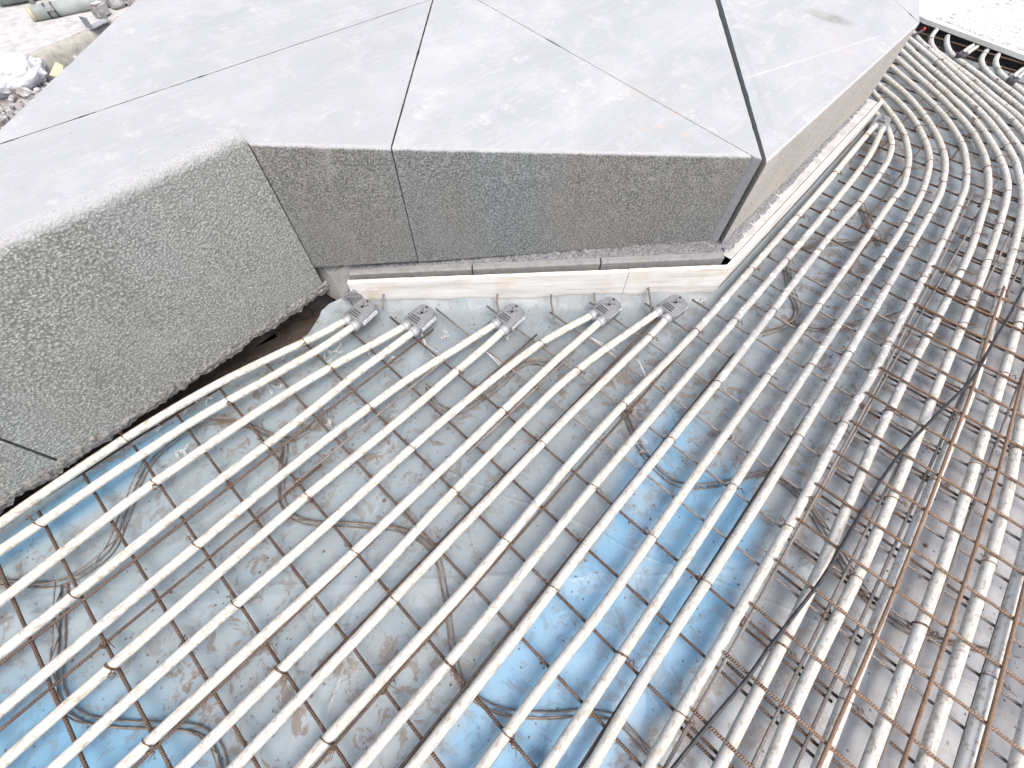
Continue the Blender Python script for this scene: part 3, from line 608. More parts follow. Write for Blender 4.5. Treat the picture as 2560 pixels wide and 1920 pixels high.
def fringe():
    V, F = [], []; n, k = 420, 9
    a = Vector(w2m(*e1)); b = Vector(w2m(*pA1)); d = (b-a).normalized(); nn = Vector((d.y, -d.x)); L = (b-a).length+.02
    for i in range(n+1):
        s = L*i/n; p = a+d*s
        hh = .034+.018*N3(s*9, 3)+.016*N3(s*30, 8)+.012*N3(s*75, 6); out = .004+.007*abs(N3(s*13, 11))+.005*N3(s*50, 2)
        for j in range(k+1):
            f = j/k; lo = .040+.022*N3(s*11, 17)+.014*N3(s*45, 19); z = lo+(hh+.052-lo)*(1-f); o_ = .0015+out*math.sin(min(1, f*1.6)*PI*.5)*(1-.9*max(0, f-.6)/.4)*(1 if j else .05)
            am = .007*(N3(s*70, z*70, 1)+.7*N3(s*160, z*160, 4))*(1 if 0 < j else 0)
            q = p+nn*max(.0012, o_+am); V.append((q.x, q.y, z))
    w = k+1
    for i in range(n):
        for j in range(k): F.append((i*w+j, i*w+j+1, (i+1)*w+j+1, (i+1)*w+j))
    return link('mortar_fringe', V, F, M['mortar_pale'])
tag(fringe(), 'ragged pale mortar crust along the foot of the coarse left granite block', 'mortar')

# ---- plastic film on the ground
def film_edge(x):
    """highest y the film reaches at x"""
    P = [(-3, 1.35), (-.85, 1.35), (-.65, 1.345), (-.45, 1.34), (-.2, 1.325), (.0, 1.30), (.2, 1.30), (.34, 1.33), (.40, 1.32), (.425, 1.262)]
    if x <= .425:
        for (a, b), (c, d) in zip(P, P[1:]):
            if x <= c: return b+(d-b)*(x-a)/(c-a)+.006*N3(x*12, 3)
    if x <= u0:
        f = (x-.425)/(u0-.425); return 1.262+(v0-1.262)*f-.004
    if x <= 3.32: return v0-.002
    return min(1.6, .2+(x-3.32)*12)
def film_z(x, y):
    z = .006*N3(x*2.2, y*2.2)+.004*N3(x*6, y*6, 3)+.0018*N3(x*17, y*17, 5)
    e = film_edge(x)-y
    if x < .30:
        z += -.012*max(0, 1-e/.10)
        if .2 < x: z += .03*max(0, 1-e/.05)*(x-.2)/.1
    elif x < u0:
        d = e*.73; h = .03+.014*N3(x*14, 1)+.012*N3(x*5, 6)
        z += h*max(0, 1-d/.06)**1.6
    elif x < 3.32:
        h = .055+.012*N3(x*7, 1); z += h*max(0, 1-e/.05)**1.3
    return z
def make_film():
    xs = [-1.9+.02*k for k in range(int(6.6/.02)+1)]; ds = [0, .004, .009, .015, .022, .03, .04, .052, .066, .082]+[.10+.02*k for k in range(185)]
    V = []; F = []; m_ = len(ds)
    for x in xs:
        e = film_edge(x)
        for d_ in ds: V.append((x, e-d_, film_z(x, e-d_)))
    for p in range(len(xs)-1):
        for q in range(m_-1): F.append((p*m_+q, p*m_+q+1, (p+1)*m_+q+1, (p+1)*m_+q))
    return link('plastic_film', V, F, M['film'])
film = make_film()
tag(film, 'grey and blue plastic film with dried mud, spread under the pipes and bars', 'plastic film')

# ================================================================== STEEL
BARX = [-1.34, -1.185, -1.036, -.886, -.754, -.612, -.464, -.3126, -.161, .0106, .162, .3165, .468, .621]
while BARX[-1] < 4.7: BARX.append(BARX[-1]+.1525)
ZB, ZL, ZP, ZV = .048, .0565, .068, .0867
RB, RP = .0043, .0143
def bar_mesh(pts, r=RB, n=8): return MB().tube(pts, r, n)
def wobble(p0, p1, amp, seed, step=.25):
    p0, p1 = Vector(p0), Vector(p1); L = (p1-p0).length; n = max(2, int(L/step)); d = (p1-p0).normalized(); s = Vector((-d.y, d.x, 0))
    return [p0+(p1-p0)*(i/n)+s*amp*N3(seed*7.3, i*.37) + Vector((0, 0, amp*.25*N3(seed*3.1, i*.41, 5))) for i in range(n+1)]
def ytop(x):
    r = random.Random(int(x*1000)).random()
    if x < .30: return 1.255+.05*r
    if x < u0: return 1.262+(v0-1.262)*(x-.425)/(u0-.425)-.07-.07*r if x > .425 else 1.20
    if x < 3.32: return .165-.05*r
    return 1.5
cnt = 0
def visible(pts): return any(in_view(*p) for p in pts)
for i, x in enumerate(BARX):
    pts = wobble((x, ytop(x), ZB), (x+random.uniform(-.006, .006), -1.9, ZB), .004, i)
    dense = [pts[k].lerp(pts[k+1], f/4) for k in range(len(pts)-1) for f in range(4)]
    if not visible(dense): continue
    cnt += 1
    mat = M['rebar'] if x < .6 else M['rebar_grey'] if x < 1.9 else M['rebar']
    o = bar_mesh(pts).build('steel_bar', mat)
    tag(o, 'rusty crosswise steel bar under the pipes, %s from the lower left corner' % ordn(cnt), 'steel bar', 'crosswise bars of the lower mesh')
    o['n'] = 0; del o['n']
# doubled bars where a second mat overlaps on the right
cnt = 0
for i, x in enumerate(BARX):
    if x < .1 or x > 3.2: continue
    cnt += 1
    e = -.585-.03*(i % 3)
    if i % 2:
        pts = wobble((x+.024, -.47, ZB+.001), (x+.020, -.80-.05*(i % 4), ZB+.001), .002, i+60)
    else:
        pts = wobble((x-.022, -.46, ZB+.001), (x-.020, -.72, ZB+.001), .002, i+60)
    if not visible(pts): continue
    o = bar_mesh(pts).build('steel_bar', M['rebar'])
    tag(o, 'short lap bar doubling a crosswise bar, %s from the near end' % ordn(cnt), 'steel bar', 'lap bars at the mat overlap')
# lengthwise bars of the lower mesh
LONG = [(.905, -1.9, .54, 'rebar'), (.752, -1.9, -.075, 'rebar'), (.764, -.21, .73, 'rebar_grey'), (.597, -1.9, .80, 'rebar'), (.445, -1.9, -.085, 'rebar'), (.436, .27, .84, 'rebar_grey'),
        (.294, -.42, 1.30, 'rebar'), (.136, -1.9, 2.35, 'rebar'), (-.011, -1.9, 1.25, 'rebar'), (-.167, -1.9, 2.25, 'rebar'), (-.323, -1.9, 2.45, 'rebar'), (-.475, .9, 3.2, 'rebar_grey'),
        (-.627, -1.2, 3.4, 'rebar_grey'), (-.701, -1.2, 2.6, 'rebar_grey'), (-.846, -1.2, 3.5, 'rebar_grey'), (-.984, -1.0, 3.5, 'rebar_grey'), (-1.13, -.8, 3.6, 'rebar'), (-1.28, -.5, 3.6, 'rebar'), (-1.43, -.2, 3.6, 'rebar'),
        (-.10, 2.3, 4.4, 'rebar'), (.06, 2.75, 4.4, 'rebar'), (.40, 3.4, 4.6, 'rebar'), (.58, 3.45, 4.6, 'rebar'), (.76, 3.5, 4.6, 'rebar'), (-.25, 3.1, 4.5, 'rebar')]
cnt = 0
for i, (y, xa, xb, mt) in enumerate(LONG):
    pts = wobble((xa, y, ZL), (xb, y+random.uniform(-.006, .006), ZL), .003, i+100)
    if not visible([pts[k].lerp(pts[k+1], f/4) for k in range(len(pts)-1) for f in range(4)]): continue
    cnt += 1
    o = bar_mesh(pts).build('steel_bar', M[mt])
    tag(o, 'lengthwise steel bar of the lower mesh, between the pipes, %s from the granite side' % ordn(cnt), 'steel bar', 'lengthwise bars of the lower mesh')
# upper orange mesh on top of the pipes
UP = [[(-.6, -.466), (.05, -.466), (.78, -.463), (1.457, -.456), (1.779, -.446), (2.295, -.433), (2.92, -.404)], [(-.6, -.722), (.287, -.722), (.85, -.724), (1.405, -.711), (1.69, -.703), (1.964, -.683), (2.29, -.667)],
      [(-.5, -.868), (.42, -.864), (.95, -.862), (1.4, -.849), (1.81, -.828), (2.4, -.80)], [(-.4, -.998), (.54, -.995), (1.05, -.988), (1.8, -.97), (2.4, -.95)], [(-.2, -1.14), (2.4, -1.10)]]
zup = [.0785, .0951, .0951, .0951, .0951]
nm = ['left edge bar of the upper mesh, greyer and lying lower than its crosswise bars', 'orange ribbed lengthwise bar of the upper mesh, nearest its left edge bar', 'orange ribbed lengthwise bar of the upper mesh, in its middle',
      'reddish lengthwise bar of the upper mesh near the right picture edge', 'lengthwise bar of the upper mesh at the far right, partly outside the picture']
for i, P in enumerate(UP):
    pts = catmull([(x, y, zup[i]) for x, y in P], .12)
    o = bar_mesh(pts, .0046).build('steel_bar', M['rebar_grey' if i == 0 else 'rebar_orange'])
    tag(o, nm[i], 'steel bar', 'lengthwise bars of the upper mesh')
VX = [(-.10, -.464), (.04, -.464), (.187, -.464), (.346, -.463), (.499, -.46), (.652, -.46), (.805, -.457), (.950, -.453), (1.098, -.452), (1.246, -.449), (1.394, -.446), (1.537, -.445), (1.675, -.446), (1.812, -.444), (1.951, -.437), (2.094, -.432), (2.229, -.425)]
cnt = 0
for i, (x, y) in enumerate(VX):
    pts = wobble((x, y+.012, ZV), (x+random.uniform(-.008, .008), -1.75, ZV), .003, i+200)
    if not visible([pts[k].lerp(pts[k+1], f/4) for k in range(len(pts)-1) for f in range(4)]): continue
    cnt += 1
    o = bar_mesh(pts, .0045).build('steel_bar', M['rebar_orange'])
    tag(o, 'orange crosswise bar of the upper mesh over the pipes, %s from the near end' % ordn(cnt), 'steel bar', 'crosswise bars of the upper mesh')
# dowels at the board
for k, (x0, y0, x1, y1, wd) in enumerate(((.50, 1.165, .47, 1.13, 'left of the second grey fitting'), (.807, .817, .772, .767, 'behind the middle grey fitting'), (.958, .655, .895, .578, 'between the middle and fourth grey fittings'),
                                           (1.088, .532, 1.05, .49, 'just behind the fourth grey fitting'), (1.27, .387, 1.209, .33, 'between the fourth and fifth grey fittings'))):
    o = MB().tube([(x0+.03, y0+.025, .064), (x0, y0, .064), (x1, y1, .052)], .0042, 8).build('steel_dowel', M['rebar_grey'])
    tag(o, 'short steel dowel sticking out under the white board, %s' % wd, 'steel dowel', 'dowels in the foot of the board')

# wire spacer frames lying on the film
SPACERS = [([(-.948, 1.193), (-.909, 1.142), (-.799, 1.028), (-.675, 1.012), (-.599, 1.08), (-.474, 1.201), (-.31, 1.223), (-.203, 1.148), (-.107, .944), (-.038, .922)], 'snaking under the pipes beside the coarse granite block'),
 ([(-.8, 1.025), (-.851, .892), (-.896, .772), (-.89, .672), (-.83, .58), (-.707, .435), (-.679, .358), (-.70, .25)], 'bent in an S on the blue film at lower left'),
 ([(-.122, .935), (-.236, .767), (-.228, .674), (-.108, .525), (-.022, .403), (-.009, .29), (-.058, .194), (-.174, .003), (-.159, -.093), (-.1, -.18), (.04, -.335), (.047, -.451)], 'winding through the middle, ending on the blue film at the bottom'),
 ([(.79, .162), (.699, .001), (.691, -.133), (.786, -.234), (.922, -.332), (.931, -.434), (.902, -.501), (.804, -.665), (.771, -.738), (.772, -.841), (.839, -.961), (.897, -1.064)], 'winding from the blue patch under the orange mesh'),
 ([(.366, .752), (.341, .673), (.359, .606), (.394, .582), (.467, .567), (.563, .558), (.689, .558), (.739, .513), (.78, .453)], 'below the middle grey fitting'),
 ([(1.89, .051), (1.755, -.038), (1.685, -.096), (1.588, -.109), (1.458, -.05)], 'under the pipes right of the board corner'),
 ([(2.042, .053), (2.14, -.005), (2.275, -.123), (2.40, -.23)], 'under the bend of the pipes, short and straight'),
 ([(2.56, -.033), (2.433, -.125), (2.327, -.212)], 'below the far grey fitting'),
 ([(1.588, -.109), (1.645, -.213), (1.778, -.31), (1.95, -.42)], 'leading off toward the upper mesh')]
def spacer(P, lab):
    root = empty('wire_spacer', (P[0][0], P[0][1], 0)); ox, oy = P[0]
    tag(root, 'rusty wire spacer frame ' + lab, 'wire spacer', 'wire spacers lying on the film')
    C = catmull([(x-ox, y-oy, 0) for x, y in P], .02)
    def off(d, z):
        out = []
        for i, p in enumerate(C):
            t = (C[min(i+1, len(C)-1)]-C[max(i-1, 0)]).normalized(); w_ = film_z(p.x+ox, p.y+oy)
            out.append(Vector((p.x-t.y*d, p.y+t.x*d, z+w_)))
        return out
    lo1, lo2, hi = off(-.007, .005), off(.008, .006), off(.0, .034)
    for L in (lo1, lo2): MB().tube(L, .0022, 6).build('bottom_wire', M['wire_grey'], root)
    MB().tube(hi, .0022, 6).build('top_wire', M['wire_grey'], root)
    mb = MB()
    zz = []
    for q, k in enumerate(range(1, len(C)-1, 3)): zz.append((lo1, hi)[q % 2][k])
    mb.tube(zz, .0017, 5)
    mb.build('lattice_wire', M['wire_grey'], root)
for P, lab in SPACERS: spacer(P, lab)

# ================================================================== PIPES
PIPE_PTS = {k: [tuple(map(float, q.split(','))) for q in s.split()] for k, s in PIPES.items()}
CAPS = {1: ((.3445, 1.144), (.453, 1.158)), 2: ((.4835, .9565), (.587, .966)), 3: ((.727, .7115), (.825, .715)), 4: ((1.0185, .465), (1.13, .456)), 5: ((1.2095, .284), (1.317, .268)), 6: ((3.1785, .143), (3.296, .158))}
CAPD = {1: 'leftmost grey fitting by the coarse block', 2: 'second grey fitting from the left', 3: 'middle grey fitting of the front row', 4: 'fourth grey fitting from the left', 5: 'fifth grey fitting, by the board corner', 6: 'far grey fitting at the side board end'}
def plabel(i):
    if i <= 10:
        c = (i+1)//2; return 'white pipe into the %s socket of the %s' % ('upper' if i % 2 else 'lower', CAPD[c])
    return {11: 'dusty white pipe running right along the side board to the far grey fitting', 12: 'dusty white pipe entering the outer socket of the far grey fitting',
            13: 'dusty white pipe curling round the outside of the far grey fitting'}.get(i) or (
            'white pipe bending behind the bench, %s outward from the far grey fitting' % ordn(i-12) if i <= 22 else
            'white pipe hooked under the white sheet, %s from the bench corner' % ordn(i-22))
PIPE3 = {}
for i, P in PIPE_PTS.items():
    z0 = ZP
    pts = catmull([(x, y, z0) for x, y in P], .03)
    n = len(pts)
    for k, p in enumerate(pts):
        p.z += .0012*N3(i*5.1, p.x*2.1)
        if i <= 12:                              # rise into the fitting
            e = (pts[-1]-p).length
            if e < .18: p.z += .010*(1-e/.18)
        if i >= 23:
            e = (pts[-1]-p).length
            if e < .25: p.z += .012*(1-e/.25)
    if i <= 10:                                  # run the end to its socket
        c, tip = CAPS[(i+1)//2]
        d = (Vector(tip)-Vector(c)).normalized(); s = Vector((-d.y, d.x))*(.0205 if i % 2 else -.0205)
        tgt = Vector((c[0]+s.x, c[1]+s.y, ZP+.010))
    elif i in (11, 12):
        c, tip = CAPS[6]; d = (Vector(tip)-Vector(c)).normalized(); s = Vector((-d.y, d.x))*(.0205 if i == 11 else -.0205); tgt = Vector((c[0]+s.x, c[1]+s.y, ZP+.010))
    else: tgt = None
    if tgt is not None:
        end = pts[-1].copy(); dl = tgt-end; acc = [0]
        for k in range(n-1, 0, -1): acc.append(acc[-1]+(pts[k]-pts[k-1]).length)
        acc = acc[::-1]
        for k in range(n):
            if acc[k] < .30: f = 1-acc[k]/.30; pts[k] = pts[k]+dl*(f*f*(3-2*f))
        dd = Vector((d.x, d.y, 0)); pts.append(tgt+dd*.012)
    PIPE3[i] = pts
    o = MB().tube(pts, RP, 14).build('heating_pipe', M['pipe_dusty' if 10 <= i <= 18 else 'pipe'])
    tag(o, plabel(i), 'pipe', 'white heating pipes')

# ---- U-bend fittings
FS = 1.16
def fitting(c, tip, lab, i, z=ZP+.010, body='fitting', fs=1):
    d = Vector((tip[0]-c[0], tip[1]-c[1])); L = d.length; d.normalize(); a = math.atan2(d.y, d.x)
    root = empty('pipe_fitting', (c[0], c[1], z), a); tag(root, lab, 'pipe fitting', 'grey U-bend pipe fittings')
    root.rotation_euler = (0.0, -.03, a); root.scale = (FS*fs,)*3
    hw, ht, r0 = .037, .0185, .0
    L = .092
    # body outline: rectangle with a round outer end; domed towards the rim
    out = []
    for k in range(15):
        t = -PI/2+PI*k/14; ex = math.copysign(abs(math.cos(t))**.75, math.cos(t)); ey = math.copysign(abs(math.sin(t))**.75, math.sin(t))
        out.append((L-hw*.92+ex*hw*.92, ey*hw))
    out += [(.004, hw), (.0, hw-.004), (.0, -hw+.004), (.004, -hw)]
    V, F = [], []; rings = [(1.0, -ht*.75), (1.0, ht*.45), (.955, ht*.80), (.88, ht)]
    cx = L*.45; m_ = len(out)
    low = [(.90, -ht)] + rings
    for sc, zz in low:
        for x, y in out: V.append((cx+(x-cx)*(1-(1-sc)*.6), y*sc, zz))
    for k in range(len(low)-1):
        for j in range(m_): F.append((k*m_+j, k*m_+(j+1) % m_, (k+1)*m_+(j+1) % m_, (k+1)*m_+j))
    F.append(tuple(reversed(range(m_)))); F.append(tuple((len(low)-1)*m_+j for j in range(m_)))
    bd = link('body', V, F, M[body], root); bd.data.set_sharp_from_angle(angle=math.radians(50))
    for s in (1, -1):
        mb = MB().tube([(-.020, s*.0185, 0), (.003, s*.0185, 0)], .0172, 16); mb.tube([(-.012, s*.0185, 0), (-.007, s*.0185, 0)], .0183, 16)
        mb.build('socket_collar', M['collar' if body == 'fitting' else body], root)
    for s, kk in ((.012, 0), (.021, 1), (.030, 2)):
        mb = MB().box((s, .004, ht), (.0042, .040-.003*kk, .003)); mb.build('slit_shade', M['rubber'], root, smooth=False)  # dark boxes paint the shade inside the moulded slits
    MB().tube([(.052, .0, ht-.001), (.052, .0, ht+.0022)], .0092, 18).build('screw_boss', M[body], root)
    MB().tube([(.052, .0, ht+.0002), (.052, .0, ht+.0028)], .0048, 12).build('screw_hole', M['black'], root)  # black discs here and below paint the dark inside the holes
    MB().tube([(.081, .006, ht-.002), (.081, .006, ht+.0008)], .0042, 12).build('hanging_hole', M['black'], root)
    mb = MB()
    mb.tube([(.061, .005, ht+.001), (.071, .012, ht+.0008)], .0011, 5); mb.tube([(.061, -.004, ht+.001), (.070, -.011, ht+.0008)], .0011, 5); mb.tube([(.045, .008, ht+.001), (.043, .016, ht+.0006)], .0011, 5)
    mb.build('moulded_line', M['rubber'], root)
    if i in (1, 2, 3): MB().box((.043, -hw-.0006, ht*.05), (.066, .0012, .017)).build('paper_strip', M['sticker'], root, smooth=False)
    elif i in (4, 5): MB().box((.046, -hw+.0012, ht*.62), (.062, .0016, .003)).build('paper_strip', M['sticker'], root, smooth=False)
    return root
FL = {1: 'grey U-bend fitting touching the film flap beside the coarse granite block', 2: 'grey U-bend fitting with a paper strip, second from the left', 3: 'grey U-bend fitting with a paper strip, in the middle of the row of five',
      4: 'dark grey U-bend fitting, fourth from the left under the white board', 5: 'dark grey U-bend fitting nearest the board corner, scuffed white', 6: 'dusty grey U-bend fitting at the far end of the side board'}
for i, (c, tip) in CAPS.items(): fitting(c, tip, FL[i], i)

# ---- wire ties round the pipes
def tie_mesh(seed):
    r = random.Random(seed); mb = MB(); pts = []
    R1, R2 = RP+.0016, RP+.006
    for k in range(22):
        a = PI*.42+2*PI*k/20; x = .004*math.sin(k*.31)+.0015*k/22-.002
        pts.append((x, math.cos(a)*R1, math.sin(a)*(R1 if math.sin(a) > 0 else R2)))
    mb.tube(pts, .00115, 6)
    if r.random() < .2: mb.tube([(p[0]+.0032, p[1]*1.02, p[2]*1.02) for p in pts], .00115, 6)
    # twisted tail
    sgn = r.choice((-1, 1)); base = Vector((0, sgn*R1*.75, R1*.72)); T = []
    for k in range(16):
        f = k/15; T.append(base+Vector((.004*math.sin(f*9+seed), sgn*(.020*f)+.003*math.cos(f*11), -.004+.010*math.sin(f*3)+.003*math.sin(f*13))))
    mb.tube(T, .0013, 5)
    if r.random() < .7:
        q = base+Vector((0, sgn*.014, .004)); mb.tube([q+Vector((.007*math.cos(k*.7), .006*math.sin(k*.7)*sgn, .003*math.sin(k*.35))) for k in range(8)], .0011, 5)
    if r.random() < .6:
        q = T[-1]; mb.tube([q, q+Vector((r.uniform(-.012, .012), sgn*r.uniform(.004, .014), r.uniform(.01, .022)))], .0008, 4)
    return mb
TIE = []
def place_tie(i, p, t, k):
    v = (i*7+k*3) % 9
    if len(TIE) <= v or TIE[v] is None:
        while len(TIE) <= v: TIE.append(None)
        o = tie_mesh(v+1).build('wire_tie', M['wire']); TIE[v] = o
    else:
        o = TIE[v].copy(); COL.objects.link(o)
    o.location = p; o.rotation_euler = (0, 0, math.atan2(t.y, t.x)+random.uniform(-.12, .12))
    return o
ties = []
for i, pts in PIPE3.items():
    for n_, bx in enumerate(BARX):
        if i > 13 and bx > 2.0 or (i == 13 and bx > 2.2): rule = (n_+i) % 2 == 0
        elif i >= 11 and bx > 1.0: rule = (n_+2*i) % 3 == 0
        else: rule = (n_+2*i) % 4 == 0
        if not rule: continue
        for a, b in zip(pts, pts[1:]):
            if (a.x-bx)*(b.x-bx) <= 0 and a.x != b.x:
                f = (bx-a.x)/(b.x-a.x); p = a.lerp(b, f)
                if not in_view(p.x, p.y, p.z, .99): continue
                if i <= 12 and (p-pts[-1]).length < .12: continue
                if i >= 13 and p.x > 2.4 and p.y > .30 and i < 23: continue
                ties.append((p.length, i, p, (b-a), n_))
for d_, i, p, t, n_ in sorted(ties, key=lambda q: q[0])[:290]:
    o = place_tie(i, p, t, n_)
    who = ('the white pipe lying %s from the granite' % ordn(i)) if i > 2 else ('the outermost pipe at the coarse block' if i == 1 else 'the second pipe from the coarse block')
    tag(o, 'twisted rusty wire tie on %s' % who, 'wire tie', 'wire ties on the pipes')

# ties of bar crossings (rusty knots)
def knot(p, lab, seed):
    r = random.Random(seed); mb = MB(); P = []
    for k in range(26):
        a = k*.75; P.append((p[0]+.0085*math.cos(a)+r.uniform(-.003, .003), p[1]+.0085*math.sin(a)+r.uniform(-.003, .003), p[2]+.006*math.sin(a*.6)+r.uniform(-.002, .003)))
    mb.tube(P, .0012, 5); q = Vector(P[-1]); mb.tube([q, q+Vector((r.uniform(-.02, .02), r.uniform(-.02, .02), .012)), q+Vector((r.uniform(-.03, .03), r.uniform(-.03, .03), .006))], .0011, 5)
    tag(mb.build('wire_knot', M['wire']), lab, 'wire knot', 'wire knots at bar crossings')
kk = 0
for j, (y, xa, xb, mt) in enumerate(LONG[:18]):
    for n_, bx in enumerate(BARX):
        if xa < bx < xb and (n_*3+j*2) % 7 == 0 and in_view(bx, y, ZL, .98):
            kk += 1; knot((bx, y, ZL), 'rusty wire knot tying a lengthwise bar of the lower mesh to a crosswise bar', kk)
for j, (x, y) in enumerate(VX):
    if j % 3 == 1 and in_view(x-.06, y, ZV): knot((x-.055, y-.002, ZV-.012), 'rusty wire knot on the left edge bar of the upper mesh', 500+j)

# ---- cable
CAB = [(-.02, -.62), (.20, -.435), (.392, -.27), (.488, -.191), (.614, -.091), (.674, -.036), (.772, .047), (.883, .143), (1.01, .273), (1.068, .331), (1.163, .426), (1.278, .528), (1.437, .649), (1.616, .78), (1.668, .824), (1.848, 1.005), (1.956, 1.109), (2.084, 1.24), (2.35, 1.49)]
CAB = [(*w2m(x, y), .101) for x, y in CAB]
o = MB().tube(catmull(CAB, .03), .0046, 10).build('black_cable', M['cable'])
tag(o, 'thin black cable lying across the orange mesh and pipes on the right', 'cable')

# ---- small things
o = blob('rusty_knob', 'knob', (-.150, -.272, .050), .022, (1, 1, .9), .25, 5)
tag(o, 'rusty brown rounded knob between two pipes at the bottom picture edge', 'knob')
SHV = [(-.366, 1.164), (-.30, 1.317), (-.391, 1.309), (-.217, 1.292), (-.03, 1.15), (.045, .959), (-.007, .954), (.027, .878), (.23, 1.134), (.341, .939), (.559, .876), (.744, .69), (.313, 1.024), (.19, 1.114), (-.05, 1.21), (.08, 1.26), (.72, .03), (1.43, .235)]
def shaving(x, y, k):
    r = random.Random(k); mb = MB()
    for q in range(r.randint(3, 6)):
        a = r.uniform(0, 2*PI); ox, oy = x+r.uniform(-.022, .022), y+r.uniform(-.022, .022); R = r.uniform(.002, .005); T = []
        for j in range(18):
            f = j/17; T.append((ox+math.cos(a)*f*.022+R*math.cos(j*.9), oy+math.sin(a)*f*.022+R*math.sin(j*.9), .014+R+.003*math.sin(j*.9+1)+r.uniform(0, .001)))
        mb.tube(T, .0009, 4)
    return mb.build('plastic_shaving', M['shaving'])
for k, (x, y) in enumerate(SHV):
    near = 'at the foot of the coarse granite block' if y > 1.15 and x < .3 else 'on the film below the grey fittings' if x < .9 else 'at the board corner'
    tag(shaving(x, y, k), 'tangle of curly white plastic shavings ' + near, 'shavings', 'plastic shavings ' + near)
CORD = [([(.498, .925, .07), (.47, .87, .035), (.455, .80, .06)], 'right of the second grey fitting'), ([(.60, .66, .07), (.60, .60, .05), (.575, .55, .06)], 'under the lower pipe of the middle grey fitting'), ([(.93, .42, .06), (.94, .36, .045), (.93, .32, .05)], 'between the fourth and fifth grey fittings'),
        ([(.97, .235, .06), (.95, .19, .04), (.90, .14, .05)], 'below the fifth grey fitting')]
for P, lab in CORD:
    mb = MB(); mb.tube(catmull(P, .01), .0014, 5); mb.tube(catmull([(x+.012*(k % 3), y+.010, z) for k, (x, y, z) in enumerate(P)], .01), .0014, 5)
    tag(mb.build('string', M['cord']), 'thin pale plastic cord ' + lab, 'cord', 'pale cords tying the mesh')
# dry clods on the film
r = random.Random(3); bm = bmesh.new()
for k in range(520):
    x, y = r.uniform(-1.1, 3.0), r.uniform(-1.5, 1.2)
    if y > film_edge(x)-.03 or N3(x*2, y*2, 9) < -.1: continue
    s = r.uniform(.0012, .0038) if r.random() < .93 else r.uniform(.004, .007)
    mt = Matrix.Translation((x, y, film_z(x, y)+s*.4)) @ Matrix.Diagonal((s*r.uniform(.8, 1.5), s, s*.7, 1)) @ Matrix.Rotation(r.uniform(0, 6), 4, 'Z')
    bmesh.ops.create_icosphere(bm, subdivisions=1, radius=1, matrix=mt)
me = bpy.data.meshes.new('crumbs'); bm.to_mesh(me); bm.free(); me.materials.append(M['knob'])
o = bpy.data.objects.new('dirt_crumbs', me); COL.objects.link(o); tag(o, 'brown dirt crumbs scattered over the plastic film', 'dirt', kind='stuff')

# ================================================================== FAR RIGHT: white sheet with pipes
SH = [(2.95, 3.90), (3.36, 3.35), (4.2, 2.22), (6.6, 3.9), (5.4, 7.6), (3.0, 5.1), (2.86, 4.15)]
shp = [w2m(*p) for p in SH]; n = len(shp)
V = [(*p, .088) for p in shp]+[(*p, .062) for p in shp]
o = link('white_sheet', V, [tuple(range(n))]+[(i, n+i, n+(i+1) % n, (i+1) % n) for i in range(n)]+[tuple(range(2*n-1, n-1, -1))], [M['sheet'], M['cream']], smooth=False, fm=[0]+[1]*n+[1])
tag(o, 'thick white insulation sheet with cream edge at the far right corner', 'insulation sheet')
a = Vector(shp[0]); b = Vector(shp[2]); d = (b-a).normalized(); nn = Vector((-d.y, d.x))
if nn.dot(Vector(shp[3])-b) < 0: nn = -nn
for k in range(9):
    o0 = .06+.105*k*1.5; o1 = o0+.075; s0, s1 = .10+.03*k, 1.0+.1*k
    P = []
    for f in range(9): P.append(a+d*(s1+(s0-s1)*f/8)+nn*(o0+.012*math.sin(f*.9+k)))
    for f in range(1, 7): an = PI*f/6; P.append(a+d*(s0-math.sin(an)*.045)+nn*((o0+o1)/2-math.cos(an)*.0375))
    for f in range(9): P.append(a+d*(s0+(s1-s0)*f/8)+nn*(o1+.012*math.sin(f*.9+k)))
    pts = catmull([(p.x, p.y, .088+RP*.6) for p in P], .05)
    if not visible(pts): continue
    o = MB().tube(pts, RP, 10).build('heating_pipe', M['pipe_overlit']); tag(o, 'white pipe loop on the white insulation sheet, %s from its near edge' % ordn(k+1), 'pipe', 'pipe loops on the white sheet')
# dark fittings below the sheet edge
c1 = w2m(2.95, 3.36); c2 = w2m(3.10, 3.04)
for k, (c, lab) in enumerate(((c1, 'black U-bend fitting below the white sheet, nearer the bench corner'), (c2, 'black U-bend fitting below the white sheet, at the right picture edge'))):
    t = w2m(2.75-.0, 3.18) if k == 0 else w2m(2.92, 2.88)
    f = fitting((c[0], c[1]), t, lab, 9, z=.085, body='rubber', fs=.62)
    dv = (Vector(c)-Vector(t)).normalized(); s = Vector((-dv.y, dv.x))
    for q in (1, -1):
        p0 = Vector(c)+s*.013*q; p1 = p0+dv*.12; p2 = p0+dv*.22
        o = MB().tube(catmull([(*p0, .085), (*p1, .085), (*p2, .075)], .03), RP*.8, 12).build('heating_pipe', M['pipe'])
        tag(o, 'short white pipe stub on the %s of the %s black fitting' % ('left' if q > 0 else 'right', 'nearer' if k == 0 else 'right edge'), 'pipe', 'stubs at the black fittings')
rc = w2m(2.80, 3.65)
root = empty('red_plug', (rc[0], rc[1], .11)); tag(root, 'small red plug on a dark wire by the far bench corner', 'plug')
MB().tube([(-.008, 0, 0), (.0, 0, .002), (.010, 0, .004)], .009, 12).build('plug_head', M['red'], root)
MB().tube(catmull([(-.012, 0, 0), (-.04, .03, -.03), (-.03, .07, -.05), (-.06, .10, -.08)], .02), .006, 8).build('lead_wire', M['rubber'], root)

